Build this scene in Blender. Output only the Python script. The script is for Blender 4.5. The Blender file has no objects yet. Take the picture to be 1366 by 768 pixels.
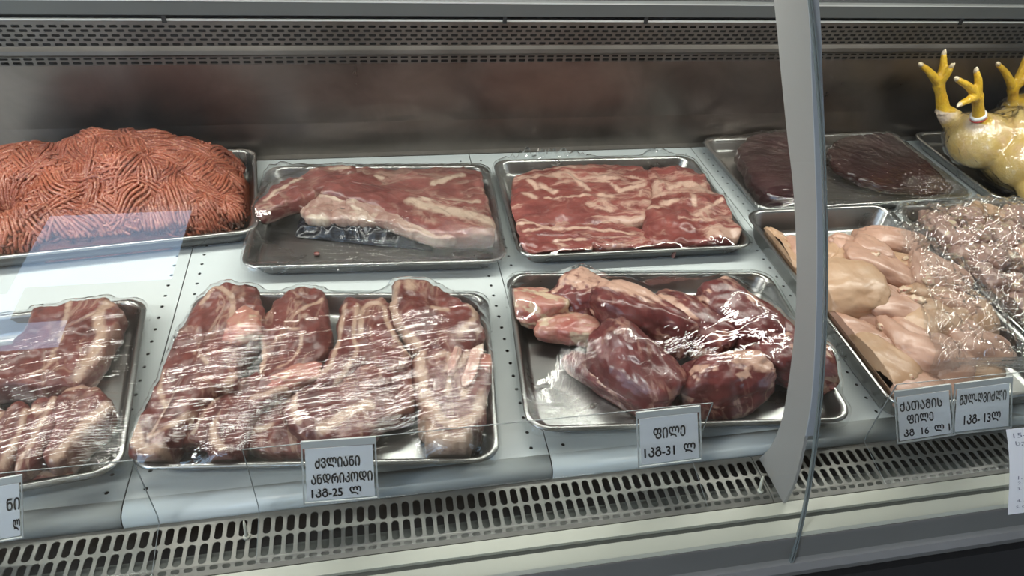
import bpy, bmesh, math, random
import numpy as np
from mathutils import Vector, Matrix, Euler, noise as mnoise

# ------------------------------------------------------------------ camera, world, lights
SC = bpy.context.scene
COL = SC.collection
W_PX, H_PX = 1366.0, 768.0
CX, CY, FPX = 683.0, 384.0, 945.63
CAM_H = 0.72                                   # camera height above the deck (deck is z = 0)
RW = np.array([[0.98196127, -0.06380772, 0.17799054],
               [-0.17772507, -0.6327969, 0.75364573],
               [0.06454345, -0.7716843, -0.63272228]])   # world axes seen from the camera (x right, y down, z forward)

cam_d = bpy.data.cameras.new('camera')
cam = bpy.data.objects.new('camera', cam_d)
COL.objects.link(cam)
cam_d.sensor_width = 36.0
cam_d.lens = FPX / W_PX * 36.0
cam_d.clip_start = 0.01
cam_d.clip_end = 200
m = Matrix.Identity(4)
for i in range(3):
    m[i][0] = RW[i, 0]
    m[i][1] = -RW[i, 1]
    m[i][2] = -RW[i, 2]
m[0][3], m[1][3], m[2][3] = 0.0, 0.0, CAM_H
cam.matrix_world = m
SC.camera = cam

SC.view_settings.view_transform = 'Standard'
SC.view_settings.look = 'None'
SC.view_settings.gamma = 1.0
SC.view_settings.use_curve_mapping = False
SC.view_settings.exposure = -0.10
SC.cycles.transparent_max_bounces = 24
SC.cycles.max_bounces = 8
SC.cycles.glossy_bounces = 4
SC.cycles.transmission_bounces = 4
SC.cycles.use_denoising = True
SC.cycles.caustics_reflective = False
SC.cycles.caustics_refractive = False

world = bpy.data.worlds.new('overcast_sky')
SC.world = world
world.use_nodes = True
wbg = world.node_tree.nodes['Background']
wbg.inputs[0].default_value = (0.54, 0.735, 1.0, 1)
wbg.inputs[1].default_value = 5.6


def area_light(name, loc, rot, sx, sy, power, col):
    d = bpy.data.lights.new(name, 'AREA')
    d.shape = 'RECTANGLE'
    d.size, d.size_y = sx, sy
    d.energy = power
    d.color = col
    o = bpy.data.objects.new(name, d)
    COL.objects.link(o)
    o.location = loc
    o.rotation_euler = rot
    return o


# fluorescent tube under the canopy of the counter, and two unseen fill lights added overhead
area_light('canopy_tube_light', (0.19, 0.94, 0.595), (0, 0, 0), 2.7, 0.035, 15.0, (1.0, 0.99, 0.90))
area_light('unseen_fill_light', (-3.3, -1.1, 3.45), (0, 0, 0), 1.5, 0.6, 190, (1.0, 0.98, 0.94))  # added out of view to brighten the price tags and deck lip
area_light('unseen_fill_light', (0.4, 1.3, 3.45), (0, 0, 0), 1.6, 0.4, 22, (1.0, 0.94, 0.84))  # added out of view to lift the room's ambient light


# ------------------------------------------------------------------ small maths helpers
def ray(px, py):
    return RW @ np.array([px - CX, py - CY, FPX])


def Q(px, py, z=0.0):
    """world point at height z along the sight line of a photo point"""
    d = ray(px, py)
    return np.array([0, 0, CAM_H]) + d * ((z - CAM_H) / d[2])


def onY(px, py, y):
    d = ray(px, py)
    return np.array([0, 0, CAM_H]) + d * (y / d[1])


def onX(px, py, x):
    d = ray(px, py)
    return np.array([0, 0, CAM_H]) + d * (x / d[0])


def fbm(x, y, z, o=4):
    return mnoise.fractal(Vector((x, y, z)), 0.9, 2.1, o)


def spline(pts, n, closed=True):
    P = np.array(pts, float)
    k = len(P)
    out = []
    segs = k if closed else k - 1
    per = max(1, n // segs)
    for i in range(segs):
        if closed:
            p0, p1, p2, p3 = P[(i - 1) % k], P[i], P[(i + 1) % k], P[(i + 2) % k]
        else:
            p0, p1, p2, p3 = P[max(i - 1, 0)], P[i], P[i + 1], P[min(i + 2, k - 1)]
        for j in range(per):
            t = j / per
            out.append(0.5 * ((2 * p1) + (-p0 + p2) * t + (2 * p0 - 5 * p1 + 4 * p2 - p3) * t * t + (-p0 + 3 * p1 - 3 * p2 + p3) * t ** 3))
    if not closed:
        out.append(P[-1])
    return np.array(out)


def resample(poly, n, closed=True):
    P = np.array(poly, float)
    if closed:
        P = np.vstack([P, P[:1]])
    d = np.r_[0, np.cumsum(np.linalg.norm(np.diff(P, axis=0), axis=1))]
    t = np.linspace(0, d[-1], n + (1 if closed else 0))
    out = np.stack([np.interp(t, d, P[:, k]) for k in range(P.shape[1])], 1)
    return out[:-1] if closed else out


def dist_poly(P2, poly):
    """distance of 2D points to an open polyline"""
    D = np.full(len(P2), 9.0)
    A = np.array(poly, float)[:, :2]
    for i in range(len(A) - 1):
        a, b = A[i], A[i + 1]
        ab = b - a
        t = np.clip(((P2 - a) @ ab) / max(ab @ ab, 1e-9), 0, 1)
        q = a + t[:, None] * ab
        D = np.minimum(D, np.linalg.norm(P2 - q, axis=1))
    return D


# ------------------------------------------------------------------ objects
def tag(o, label=None, cat=None, group=None, kind=None):
    if label: o['label'] = label
    if cat: o['category'] = cat
    if group: o['group'] = group
    if kind: o['kind'] = kind
    return o


def empty(name, loc=(0, 0, 0)):
    o = bpy.data.objects.new(name, None)
    COL.objects.link(o)
    o.location = loc
    o.empty_display_size = 0.05
    return o


def mesh(name, V, F, mat, parent=None, smooth=True, attrs=None, world=True):
    """one mesh object; vertices are in world space, the origin goes to its base"""
    V = np.asarray(V, float)
    if parent is not None:
        off = np.array(parent.matrix_basis.translation)
        if parent.parent is not None:
            off = off + np.array(parent.parent.matrix_basis.translation)
        loc = None
        Vl = V - off if world else V
    else:
        c = V.mean(0)
        loc = np.array([c[0], c[1], V[:, 2].min()])
        Vl = V - loc
    me = bpy.data.meshes.new(name)
    me.from_pydata(Vl.tolist(), [], [list(f) for f in F])
    me.validate()
    if smooth:
        me.polygons.foreach_set('use_smooth', [True] * len(me.polygons))
    if attrs:
        for k, a in attrs.items():
            a = np.asarray(a, float)
            if a.ndim == 1:
                at = me.attributes.new(k, 'FLOAT', 'POINT')
                at.data.foreach_set('value', a.astype(np.float32))
            else:
                at = me.attributes.new(k, 'FLOAT_VECTOR', 'POINT')
                at.data.foreach_set('vector', a.astype(np.float32).ravel())
    me.materials.append(mat)
    me.update()
    o = bpy.data.objects.new(name, me)
    COL.objects.link(o)
    if parent is not None:
        o.parent = parent
    else:
        o.location = loc
    return o


class MB:
    """collects boxes, sheets and tubes into one mesh"""
    def __init__(self):
        self.V, self.F = [], []

    def add(self, V, F):
        n = len(self.V)
        self.V += [tuple(v) for v in V]
        self.F += [tuple(i + n for i in f) for f in F]
        return self

    def box(self, x0, x1, y0, y1, z0, z1):
        V = [(x, y, z) for z in (z0, z1) for y in (y0, y1) for x in (x0, x1)]
        return self.add(V, [(0, 2, 3, 1), (4, 5, 7, 6), (0, 1, 5, 4), (2, 6, 7, 3), (0, 4, 6, 2), (1, 3, 7, 5)])

    def extrude_x(self, prof, x0, x1, closed=True):
        n = len(prof)
        V = [(x0, y, z) for y, z in prof] + [(x1, y, z) for y, z in prof]
        F = [(i, (i + 1) % n, n + (i + 1) % n, n + i) for i in range(n if closed else n - 1)]
        if closed:
            F += [tuple(range(n))[::-1], tuple(range(n, 2 * n))]
        return self.add(V, F)

    def tube(self, pts, rad, k=8, cap=True):
        P = np.array(pts, float)
        n = len(P)
        R = np.full(n, rad) if np.isscalar(rad) else np.array(rad, float)
        T = np.gradient(P, axis=0)
        T /= np.linalg.norm(T, axis=1)[:, None] + 1e-12
        ref = np.array([0, 0, 1.0]) if abs(T[0][2]) < 0.9 else np.array([1.0, 0, 0])
        V = []
        for i in range(n):
            u = np.cross(T[i], ref)
            u /= np.linalg.norm(u) + 1e-12
            w = np.cross(u, T[i])
            ref = w
            for j in range(k):
                a = 2 * math.pi * j / k
                V.append(P[i] + R[i] * (math.cos(a) * u + math.sin(a) * w))
        F = [(i * k + j, i * k + (j + 1) % k, (i + 1) * k + (j + 1) % k, (i + 1) * k + j) for i in range(n - 1) for j in range(k)]
        if cap:
            F += [tuple(range(k))[::-1], tuple(range((n - 1) * k, n * k))]
        return self.add(V, F)

    def build(self, name, mat, parent=None, smooth=False):
        return mesh(name, self.V, self.F, mat, parent, smooth)


# ------------------------------------------------------------------ materials
def new_mat(name):
    mt = bpy.data.materials.new(name)
    mt.use_nodes = True
    nt = mt.node_tree
    return mt, nt, nt.nodes, nt.links, nt.nodes['Principled BSDF']


def coords(nt, scale=(1, 1, 1), attr=None, rot=(0, 0, 0)):
    if attr:
        a = nt.nodes.new('ShaderNodeAttribute')
        a.attribute_name = attr
        src = a.outputs['Vector']
    else:
        src = nt.nodes.new('ShaderNodeTexCoord').outputs['Object']
    mp = nt.nodes.new('ShaderNodeMapping')
    mp.inputs['Scale'].default_value = scale
    mp.inputs['Rotation'].default_value = rot
    nt.links.new(src, mp.inputs['Vector'])
    return mp.outputs['Vector']


def noise_tex(nt, vec, scale, detail=4, rough=0.55, dist=0.0):
    n = nt.nodes.new('ShaderNodeTexNoise')
    n.inputs['Scale'].default_value = scale
    n.inputs['Detail'].default_value = detail
    n.inputs['Roughness'].default_value = rough
    n.inputs['Distortion'].default_value = dist
    nt.links.new(vec, n.inputs['Vector'])
    return n.outputs['Fac']


def ramp(nt, fac, stops):
    r = nt.nodes.new('ShaderNodeValToRGB')
    e = r.color_ramp.elements
    while len(e) < len(stops):
        e.new(0.5)
    for i, (p, c) in enumerate(stops):
        e[i].position = p
        e[i].color = (c, c, c, 1) if np.isscalar(c) else (*c, 1)
    nt.links.new(fac, r.inputs['Fac'])
    return r.outputs['Color']


def mixc(nt, fac, a, b):
    mx = nt.nodes.new('ShaderNodeMix')
    mx.data_type = 'RGBA'
    for s, v in ((mx.inputs[0], fac), (mx.inputs[6], a), (mx.inputs[7], b)):
        if hasattr(v, 'is_output'):
            nt.links.new(v, s)
        else:
            s.default_value = v if np.isscalar(v) else (*v, 1)
    return mx.outputs[2]


def mathn(nt, op, a, b=0.0, clamp=False):
    n = nt.nodes.new('ShaderNodeMath')
    n.operation = op
    n.use_clamp = clamp
    for s, v in ((n.inputs[0], a), (n.inputs[1], b)):
        if hasattr(v, 'is_output'):
            nt.links.new(v, s)
        else:
            s.default_value = v
    return n.outputs[0]


def bump(nt, h, strength, dist=0.002):
    b = nt.nodes.new('ShaderNodeBump')
    b.inputs['Strength'].default_value = strength
    b.inputs['Distance'].default_value = dist
    nt.links.new(h, b.inputs['Height'])
    return b.outputs['Normal']


def fresnel(nt, normal=None, r0=0.04):
    """reflectance of a clear sheet, the same from either side"""
    g = nt.nodes.new('ShaderNodeNewGeometry')
    d = nt.nodes.new('ShaderNodeVectorMath')
    d.operation = 'DOT_PRODUCT'
    nt.links.new(g.outputs['Incoming'], d.inputs[0])
    nt.links.new(normal if normal is not None else g.outputs['Normal'], d.inputs[1])
    c = mathn(nt, 'SUBTRACT', 1.0, mathn(nt, 'ABSOLUTE', d.outputs['Value']), True)
    return mathn(nt, 'ADD', mathn(nt, 'MULTIPLY', mathn(nt, 'POWER', c, 5.0), 1 - r0), r0)


def mat_plain(name, col, rough=0.5, metal=0.0, var=0.06, scale=6.0, bmp=0.0, bscale=200.0):
    mt, nt, N, L, B = new_mat(name)
    v = coords(nt)
    f = noise_tex(nt, v, scale, 5)
    c = ramp(nt, f, [(0.3, tuple(max(0, x * (1 - var)) for x in col)), (0.7, tuple(min(1, x * (1 + var)) for x in col))])
    L.new(c, B.inputs['Base Color'])
    B.inputs['Roughness'].default_value = rough
    B.inputs['Metallic'].default_value = metal
    if bmp:
        L.new(bump(nt, noise_tex(nt, v, bscale, 3), bmp), B.inputs['Normal'])
    return mt


def mat_steel(name, col, rough, stretch=(1, 1, 1), smear=0.12, spec=0.1, bmp=0.15):
    """brushed stainless steel with wiped-on smears"""
    mt, nt, N, L, B = new_mat(name)
    v = coords(nt, stretch)
    f1 = noise_tex(nt, v, 300, 2)
    f2 = noise_tex(nt, coords(nt, (1, 1, 1)), 7, 6, 0.6, 0.6)
    c = ramp(nt, f2, [(0.3, tuple(x * (1 - smear) for x in col)), (0.7, tuple(min(1, x * (1 + smear)) for x in col))])
    L.new(c, B.inputs['Base Color'])
    B.inputs['Metallic'].default_value = 1.0
    r = ramp(nt, f2, [(0.3, rough - spec), (0.7, rough + spec)])
    L.new(r, B.inputs['Roughness'])
    L.new(bump(nt, f1, bmp, 0.0006), B.inputs['Normal'])
    return mt


def mat_meat(name, dark, light, fat, marble=0.0, fibre=(1, 1, 1), rough=0.32, coat=0.25, fscale=40, mscale=30, bstr=0.5, veins=0.8):
    """raw meat: fibre-streaked muscle, fat where the 'fat' attribute says so plus marbling"""
    mt, nt, N, L, B = new_mat(name)
    a = nt.nodes.new('ShaderNodeAttribute')
    a.attribute_name = 'fat'
    vo = coords(nt)
    fib = noise_tex(nt, coords(nt, fibre), fscale, 5, 0.6, 0.4)
    big = noise_tex(nt, vo, 14, 4, 0.6)
    mus = ramp(nt, mathn(nt, 'ADD', mathn(nt, 'MULTIPLY', fib, 0.55), mathn(nt, 'MULTIPLY', big, 0.45)), [(0.38, dark), (0.62, light)])
    vn = mathn(nt, 'ABSOLUTE', mathn(nt, 'SUBTRACT', noise_tex(nt, coords(nt, fibre), mscale * .8, 4, 0.55, 1.0), 0.5))
    vein = mathn(nt, 'MULTIPLY', ramp(nt, vn, [(0.0, 1.0), (0.028, 0.0)]), ramp(nt, noise_tex(nt, vo, 12, 3), [(0.42, 0.0), (0.6, 0.8)]))
    mar = ramp(nt, noise_tex(nt, coords(nt, fibre), mscale, 6, 0.65, 1.2), [(0.60 - 0.10 * marble, 0.0), (0.68 - 0.08 * marble, 1.0)])
    wob = mathn(nt, 'MULTIPLY', mathn(nt, 'SUBTRACT', noise_tex(nt, vo, 60, 6, 0.7), 0.5), 2.2)
    fm = mathn(nt, 'ADD', a.outputs['Fac'], mathn(nt, 'MULTIPLY', wob, mathn(nt, 'MULTIPLY', a.outputs['Fac'], 1.2)), True)
    fm = ramp(nt, fm, [(0.28, 0.0), (0.85, 1.0)])
    fm = mathn(nt, 'MAXIMUM', fm, mathn(nt, 'MULTIPLY', mar, min(1.0, marble)))
    fm = mathn(nt, 'MAXIMUM', fm, mathn(nt, 'MULTIPLY', vein, min(1.0, veins)))
    fatc = mixc(nt, noise_tex(nt, vo, 50, 4), tuple(x * 0.82 for x in fat), tuple(min(1, x * 1.08) for x in fat))
    L.new(mixc(nt, fm, mus, fatc), B.inputs['Base Color'])
    B.inputs['Roughness'].default_value = rough
    B.inputs['Coat Weight'].default_value = coat
    B.inputs['Coat Roughness'].default_value = 0.18
    h = mathn(nt, 'ADD', mathn(nt, 'MULTIPLY', fib, 0.6), mathn(nt, 'MULTIPLY', noise_tex(nt, vo, 110, 5, 0.6), 0.7))
    L.new(bump(nt, h, bstr, 0.003), B.inputs['Normal'])
    return mt


def mat_film(name, along=22, across=420, strength=0.6, rough=0.10, gain=1.0, haze=0.02, crumple=40, cstr=0.25, dist=.0011):
    """thin clear film: transparent with Fresnel gloss; its wrinkles are a stretched bump"""
    mt, nt, N, L, B = new_mat(name)
    N.remove(B)
    out = N['Material Output']
    v = coords(nt, (along, across, 1), 'fuv')
    w = noise_tex(nt, v, 1.0, 2, 0.5, 0.15)
    msk = ramp(nt, noise_tex(nt, coords(nt, (9, 16, 1), 'fuv'), 1.0, 3, 0.6), [(0.32, 0.25), (0.52, 1.0)])
    w = mathn(nt, 'MULTIPLY', w, msk)
    cr = noise_tex(nt, coords(nt, (1, 1, 1), 'fuv'), crumple, 3, 0.55, 0.8)
    h = mathn(nt, 'ADD', mathn(nt, 'MULTIPLY', w, strength), mathn(nt, 'MULTIPLY', cr, cstr))
    nm = bump(nt, h, 1.0, dist)
    fac = mathn(nt, 'MULTIPLY', fresnel(nt, nm), gain, True)
    tr = N.new('ShaderNodeBsdfTransparent')
    tr.inputs[0].default_value = (0.96, 0.97, 0.97, 1)
    gl = N.new('ShaderNodeBsdfGlossy')
    gl.inputs['Color'].default_value = (1, 1, 1, 1)
    gl.inputs['Roughness'].default_value = rough
    L.new(nm, gl.inputs['Normal'])
    df = N.new('ShaderNodeBsdfTranslucent')
    df.inputs[0].default_value = (0.9, 0.92, 0.95, 1)
    m0 = N.new('ShaderNodeMixShader')
    m0.inputs[0].default_value = haze
    L.new(tr.outputs[0], m0.inputs[1])
    L.new(df.outputs[0], m0.inputs[2])
    mx = N.new('ShaderNodeMixShader')
    L.new(fac, mx.inputs[0])
    L.new(m0.outputs[0], mx.inputs[1])
    L.new(gl.outputs[0], mx.inputs[2])
    L.new(mx.outputs[0], out.inputs['Surface'])
    return mt


def mat_glass(name, gain=1.7, tint=(0.97, 0.985, 0.98), rough=0.0):
    """flat clear pane: see-through with a mirror reflection of both its faces"""
    mt, nt, N, L, B = new_mat(name)
    N.remove(B)
    fac = mathn(nt, 'MULTIPLY', fresnel(nt), gain, True)
    tr = N.new('ShaderNodeBsdfTransparent')
    tr.inputs[0].default_value = (*tint, 1)
    gl = N.new('ShaderNodeBsdfGlossy')
    gl.inputs['Roughness'].default_value = rough
    mx = N.new('ShaderNodeMixShader')
    L.new(fac, mx.inputs[0])
    L.new(tr.outputs[0], mx.inputs[1])
    L.new(gl.outputs[0], mx.inputs[2])
    L.new(mx.outputs[0], N['Material Output'].inputs['Surface'])
    return mt


M = {}
M['deck'] = mat_plain('painted_deck', (0.53, 0.575, 0.575), 0.35, 0, 0.05, 4, 0.03, 120)
M['void'] = mat_plain('black_void', (0.006, 0.006, 0.007), 0.7)
M['grille'] = mat_plain('grille_aluminium', (0.16, 0.16, 0.145), 0.42, 0.35, 0.08, 8)
M['back'] = mat_steel('back_panel_steel', (0.215, 0.185, 0.165), 0.34, (0.3, 1, 1), 0.22, 0.08, 0.12)
M['vent'] = mat_steel('vent_steel', (0.19, 0.175, 0.16), 0.45, (0.3, 1, 1), 0.1, 0.05, 0.1)
M['ledge'] = mat_plain('ledge_grey', (0.095, 0.10, 0.10), 0.4, 0.3, 0.06, 5)
M['bright'] = mat_plain('bright_edge', (0.62, 0.63, 0.62), 0.35, 0.4)
M['tray'] = mat_steel('tray_steel', (0.36, 0.36, 0.35), 0.30, (1, 1, 1), 0.1, 0.06, 0.1)
M['cream'] = mat_plain('cream_sill', (0.50, 0.51, 0.435), 0.4, 0, 0.05, 8, 0.02)
M['groove'] = mat_plain('groove_rubber', (0.10, 0.11, 0.10), 0.6)
M['bumper'] = mat_plain('grey_bumper', (0.15, 0.15, 0.145), 0.45, 0, 0.1)
M['bumper2'] = mat_plain('light_bumper', (0.25, 0.25, 0.245), 0.45, 0, 0.1)
M['blade'] = mat_plain('grey_blade', (0.285, 0.28, 0.265), 0.45, 0.1, 0.04, 3)
M['flange'] = mat_plain('sky_tinted_flange', (0.33, 0.36, 0.40), 0.35, 0.2, 0.04, 3)  # lighter and bluish: the sky's reflection is put into this colour
M['glass'] = mat_glass('counter_glass', 1.6)
M['glass_edge'] = mat_plain('glass_edge', (0.16, 0.19, 0.19), 0.12, 0.2)
M['acrylic'] = mat_glass('acrylic', 0.9, (0.94, 0.955, 0.96), 0.0)
M['acrylic_edge'] = mat_plain('acrylic_edge', (0.16, 0.18, 0.185), 0.2)
M['paper'] = mat_plain('white_paper', (0.84, 0.85, 0.87), 0.7, 0, 0.02)
M['ink'] = mat_plain('black_ink', (0.03, 0.03, 0.035), 0.6)
M['sleeve'] = mat_glass('tag_sleeve', 1.0, (0.95, 0.96, 0.96), 0.05)
M['sleeve_rim'] = mat_plain('sleeve_rim', (0.45, 0.47, 0.46), 0.25)
M['plaster'] = mat_plain('wall_plaster', (0.42, 0.37, 0.31), 0.8)
M['tile'] = mat_plain('floor_tile', (0.25, 0.25, 0.25), 0.5)
M['lamp'] = None
mt, nt, N, L, B = new_mat('lamp_tube')
B.inputs['Emission Color'].default_value = (0.93, 1, 0.97, 1)
B.inputs['Emission Strength'].default_value = 6.0
M['lamp'] = mt

# ------------------------------------------------------------------ the room
X0, X1 = -1.287, 1.660           # ends of the counter
RX0, RX1, RY0, RY1, RZ0, RZ1 = -6.5, 7.0, -2.5, 2.0, -0.78, 3.6
tag(MB().box(RX0 - .1, RX1 + .1, RY0 - .1, RY1 + .1, RZ0 - .1, RZ0).build('floor', M['tile']), kind='structure')
tag(MB().box(RX0 - .1, RX1 + .1, RY0 - .1, RY1 + .1, RZ1, RZ1 + .1).build('ceiling', M['plaster']), kind='structure')
tag(MB().box(RX0 - .1, RX0, RY0 - .1, RY1 + .1, RZ0, RZ1).build('wall_left', M['plaster']), kind='structure')
tag(MB().box(RX1, RX1 + .1, RY0 - .1, RY1 + .1, RZ0, RZ1).build('wall_right', M['plaster']), kind='structure')
tag(MB().box(RX0, RX1, RY1, RY1 + .1, RZ0, RZ1).build('wall_back', M['plaster']), kind='structure')
# street wall behind the photographer, with windows on the sky; the two widest, unseen, are added for front light
OPEN = [(-2.05, -1.17, 2.22, 3.25), (-2.95, -1.92, 1.45, 2.22), (-1.92, -1.64, 1.52, 1.86), (-6.4, -3.05, -0.7, 3.3), (5.0, 6.8, -0.6, 2.8)]
xs = sorted({RX0, RX1} | {v for o in OPEN for v in o[:2]})
zs = sorted({RZ0, RZ1} | {v for o in OPEN for v in o[2:]})
wf = MB()
for i in range(len(xs) - 1):
    for j in range(len(zs) - 1):
        cx, cz = (xs[i] + xs[i + 1]) / 2, (zs[j] + zs[j + 1]) / 2
        if not any(o[0] < cx < o[1] and o[2] < cz < o[3] for o in OPEN):
            wf.box(xs[i], xs[i + 1], RY0 - .1, RY0, zs[j], zs[j + 1])
tag(wf.build('wall_front', M['plaster']), kind='structure')

# ------------------------------------------------------------------ perforated sheets
def cell(mb, x0, x1, y0, y1, hx, hy, f, shift=0.0, n=16):
    """one rectangle with a stadium-shaped hole, mapped by f(u, v) -> point"""
    cx, cy = (x0 + x1) / 2 + shift, (y0 + y1) / 2
    r = min(hx, hy)
    hole, rect = [], []
    for k in range(n):
        a = 2 * math.pi * (k + 0.5) / n
        ca, sa = math.cos(a), math.sin(a)
        hole.append((cx + (hx - r) * (1 if ca > 0 else -1) + r * ca, cy + (hy - r) * (1 if sa > 0 else -1) + r * sa))
    q = n // 4
    cs = [(x1, y0), (x1, y1), (x0, y1), (x0, y0)]
    # outer points: start just above the middle of the right side, corners at q/2 - .5 steps
    for k in range(n):
        a = 2 * math.pi * (k + 0.5) / n
        ca, sa = math.cos(a), math.sin(a)
        s = 1.0 / max(abs(ca), abs(sa))
        rect.append(((x0 + x1) / 2 + (x1 - x0) / 2 * ca * s, (y0 + y1) / 2 + (y1 - y0) / 2 * sa * s))
    V = [f(*p) for p in hole] + [f(*p) for p in rect]
    F = [(n + k, n + (k + 1) % n, (k + 1) % n, k) for k in range(n)]
    # corner triangles
    corner = [(x1, y1), (x0, y1), (x0, y0), (x1, y0)]
    for c in range(4):
        k = q // 2 - 1 + c * q
        V.append(f(*corner[c]))
        F.append((n + k, len(V) - 1, n + (k + 1) % n))
    mb.add(V, F)


def solidify(o, t):
    md = o.modifiers.new('thickness', 'SOLIDIFY')
    md.thickness = t
    md.offset = -1
    return o


# ------------------------------------------------------------------ deck panels
SEAMS = [X0, -0.795, -0.3035, 0.191, 0.680, 1.172, X1]
WHERE = ['under the heap of minced meat, at the far left', 'under the left tray of chops and the minced meat',
         'under the tray of bone-in steaks', 'under the tray of dark red beef chunks',
         'under the tray of bare chicken fillets', 'under the yellow whole chickens at the far right']
for i in range(6):
    a, b = SEAMS[i] + .0008, SEAMS[i + 1] - .0008
    mb = MB()
    f = lambda u, v: (u, v, 0.0)
    yA, yB, step = 0.53, 1.28, 0.025
    for xs_ in (a + .0125, b - .0275):
        k = 0
        y = yA
        while y < yB - 1e-6:
            cell(mb, xs_, xs_ + .015, y, y + step, .0026, .0026, f)
            y += step
    rects = [(a, a + .0125), (a + .0275, b - .0275), (b - .0125, b)]
    for x0, x1 in rects:
        mb.add([f(x0, yA), f(x1, yA), f(x1, yB), f(x0, yB)], [(0, 1, 2, 3)])
    mb.add([f(a, yB), f(b, yB), f(b, 1.295), f(a, 1.295)], [(0, 1, 2, 3)])
    lip = [(.53, 0), (.522, -.0004), (.516, -.0018), (.511, -.0045), (.5075, -.009), (.506, -.014), (.5055, -.024)]
    V = [(x, y, z) for y, z in lip for x in (b, a)]
    mb.add(V, [(2 * j, 2 * j + 1, 2 * j + 3, 2 * j + 2) for j in range(len(lip) - 1)])
    o = mb.build('deck_panel', M['deck'], None, False)
    solidify(o, .0012)
    tag(o, 'pale grey perforated deck panel ' + WHERE[i], 'shelf panel', 'perforated deck panels')
    for p in o.data.polygons:
        p.use_smooth = p.center.y + o.location.y < .5295

# ------------------------------------------------------------------ the counter itself
CT = empty('refrigerated_display_counter', (0.19, 0.9, -0.78))
tag(CT, 'long refrigerated meat counter with curved glass front, steel back and cream sill', 'display counter')
MB().box(X0, X1, .44, 1.30, -.12, -.10).build('well', M['void'], CT)
# back wall: coved foot, upright steel sheet
bp = [(1.296, .0), (1.293, .012), (1.2945, .03), (1.298, .06), (1.30, .075), (1.30, .193), (1.305, .193), (1.305, -.02), (1.296, -.02)]
MB().extrude_x(bp, X0, X1).build('back_panel', M['back'], CT)
MB().box(X0, X1, 1.312, 1.33, .19, .32).build('duct_void', M['void'], CT)
vent = MB()
nx = int((X1 - X0) / .0186)
pit = (X1 - X0) / nx
zr = [.1935, .2005, .2075]
for r in range(2):
    for k in range(nx):
        f = lambda u, v: (u, 1.30, v)
        cell(vent, X0 + k * pit, X0 + (k + 1) * pit, zr[r], zr[r + 1], .0068, .0024 if r == 0 else .0017, f, 0, 12)
hump = [(1.30, .2075), (1.296, .2095), (1.293, .213), (1.294, .220), (1.299, .2245), (1.30, .2255)]
vent.add([(x, y, z) for y, z in hump for x in (X0, X1)], [(2 * j, 2 * j + 1, 2 * j + 3, 2 * j + 2) for j in range(len(hump) - 1)])
for r in range(5):
    z0 = .2255 + r * .0078
    for k in range(nx):
        f = lambda u, v: (u, 1.30, v)
        sh = pit / 2 if r % 2 else 0
        cell(vent, X0 + k * pit + sh, X0 + (k + 1) * pit + sh, z0, z0 + .0078, .0066, .0024, f, 0, 12)
vent.add([(X0, 1.30, .2645), (X1, 1.30, .2645), (X1, 1.30, .272), (X0, 1.30, .272)], [(0, 1, 2, 3)])
solidify(vent.build('air_outlet_grille', M['vent'], CT), .001)
MB().box(X0, X1, 1.296, 1.30, .2715, .2742).build('grille_rim', M['bright'], CT)
MB().box(X0, X1, 1.298, 1.40, .2805, .303).build('shelf_front', M['ledge'], CT)
MB().box(X0, X1, 1.296, 1.40, .3035, .3062).build('shelf_edge', M['bright'], CT)
MB().box(X0, X1, 1.31, 1.45, .3065, .62).build('upper_back', M['ledge'], CT)
for x in (-.339, .2465, .52, .86, 1.21):
    MB().box(x, x + .007, 1.293, 1.2965, .269, .281).build('clip', M['void'], CT)
# canopy
MB().extrude_x([(.80, .625), (.80, .66), (1.45, .66), (1.45, .62), (.83, .62)], X0, X1).build('canopy', M['ledge'], CT)
lm = MB()
lm.tube([(X0 + .05, .94, .606), (X1 - .05, .94, .606)], .009, 12)
lm.build('lamp_tube', M['lamp'], CT, True)
# front: grille bed, sill, bumper, body
MB().extrude_x([(.507, -.05), (.507, -.055), (.43, -.055), (.43, -.02), (.432, -.02), (.432, -.05)], X0, X1).build('grille_bed', M['void'], CT)
MB().extrude_x([(.470, -.033), (.4375, -.022), (.4375, -.024), (.470, -.035)], X0, X1).build('inner_lip', M['groove'], CT)
MB().extrude_x([(.4335, -.0175), (.4175, -.017), (.4175, -.05), (.4335, -.05)], X0, X1).build('sill_rail', M['cream'], CT)
MB().box(X0, X1, .4095, .4175, -.05, -.0225).build('sill_groove', M['groove'], CT)
MB().extrude_x([(.4095, -.017), (.392, -.018), (.389, -.021), (.389, -.05), (.4095, -.05)], X0, X1).build('sill_nose', M['cream'], CT)
MB().extrude_x([(.388, -.022), (.384, -.062), (.40, -.062), (.40, -.022)], X0, X1).build('bumper', M['bumper'], CT)
MB().extrude_x([(.384, -.062), (.378, -.065), (.376, -.082), (.40, -.082), (.40, -.062)], X0, X1).build('bumper_trim', M['bumper2'], CT)
MB().extrude_x([(.380, -.082), (.380, -.10), (.40, -.10), (.40, -.082)], X0, X1).build('bumper_shadow_gap', M['bumper'], CT)
MB().box(X0, X1, .372, 1.40, -.78, -.102).build('body', M['void'], CT)

# end panels of the counter
for x in (X0 - .02, X1):
    MB().extrude_x([(.40, -.10), (1.45, -.10), (1.45, .62), (.82, .62), (.66, .47), (.54, .33), (.44, .12), (.40, -.02)], x, x + .02).build('end_panel', M['ledge'], CT)

# curved glass
GC = [0.69197437, 0.28235889, 0.39443146]


def gy(z):
    return GC[0] * z * z + GC[1] * z + GC[2]


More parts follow.
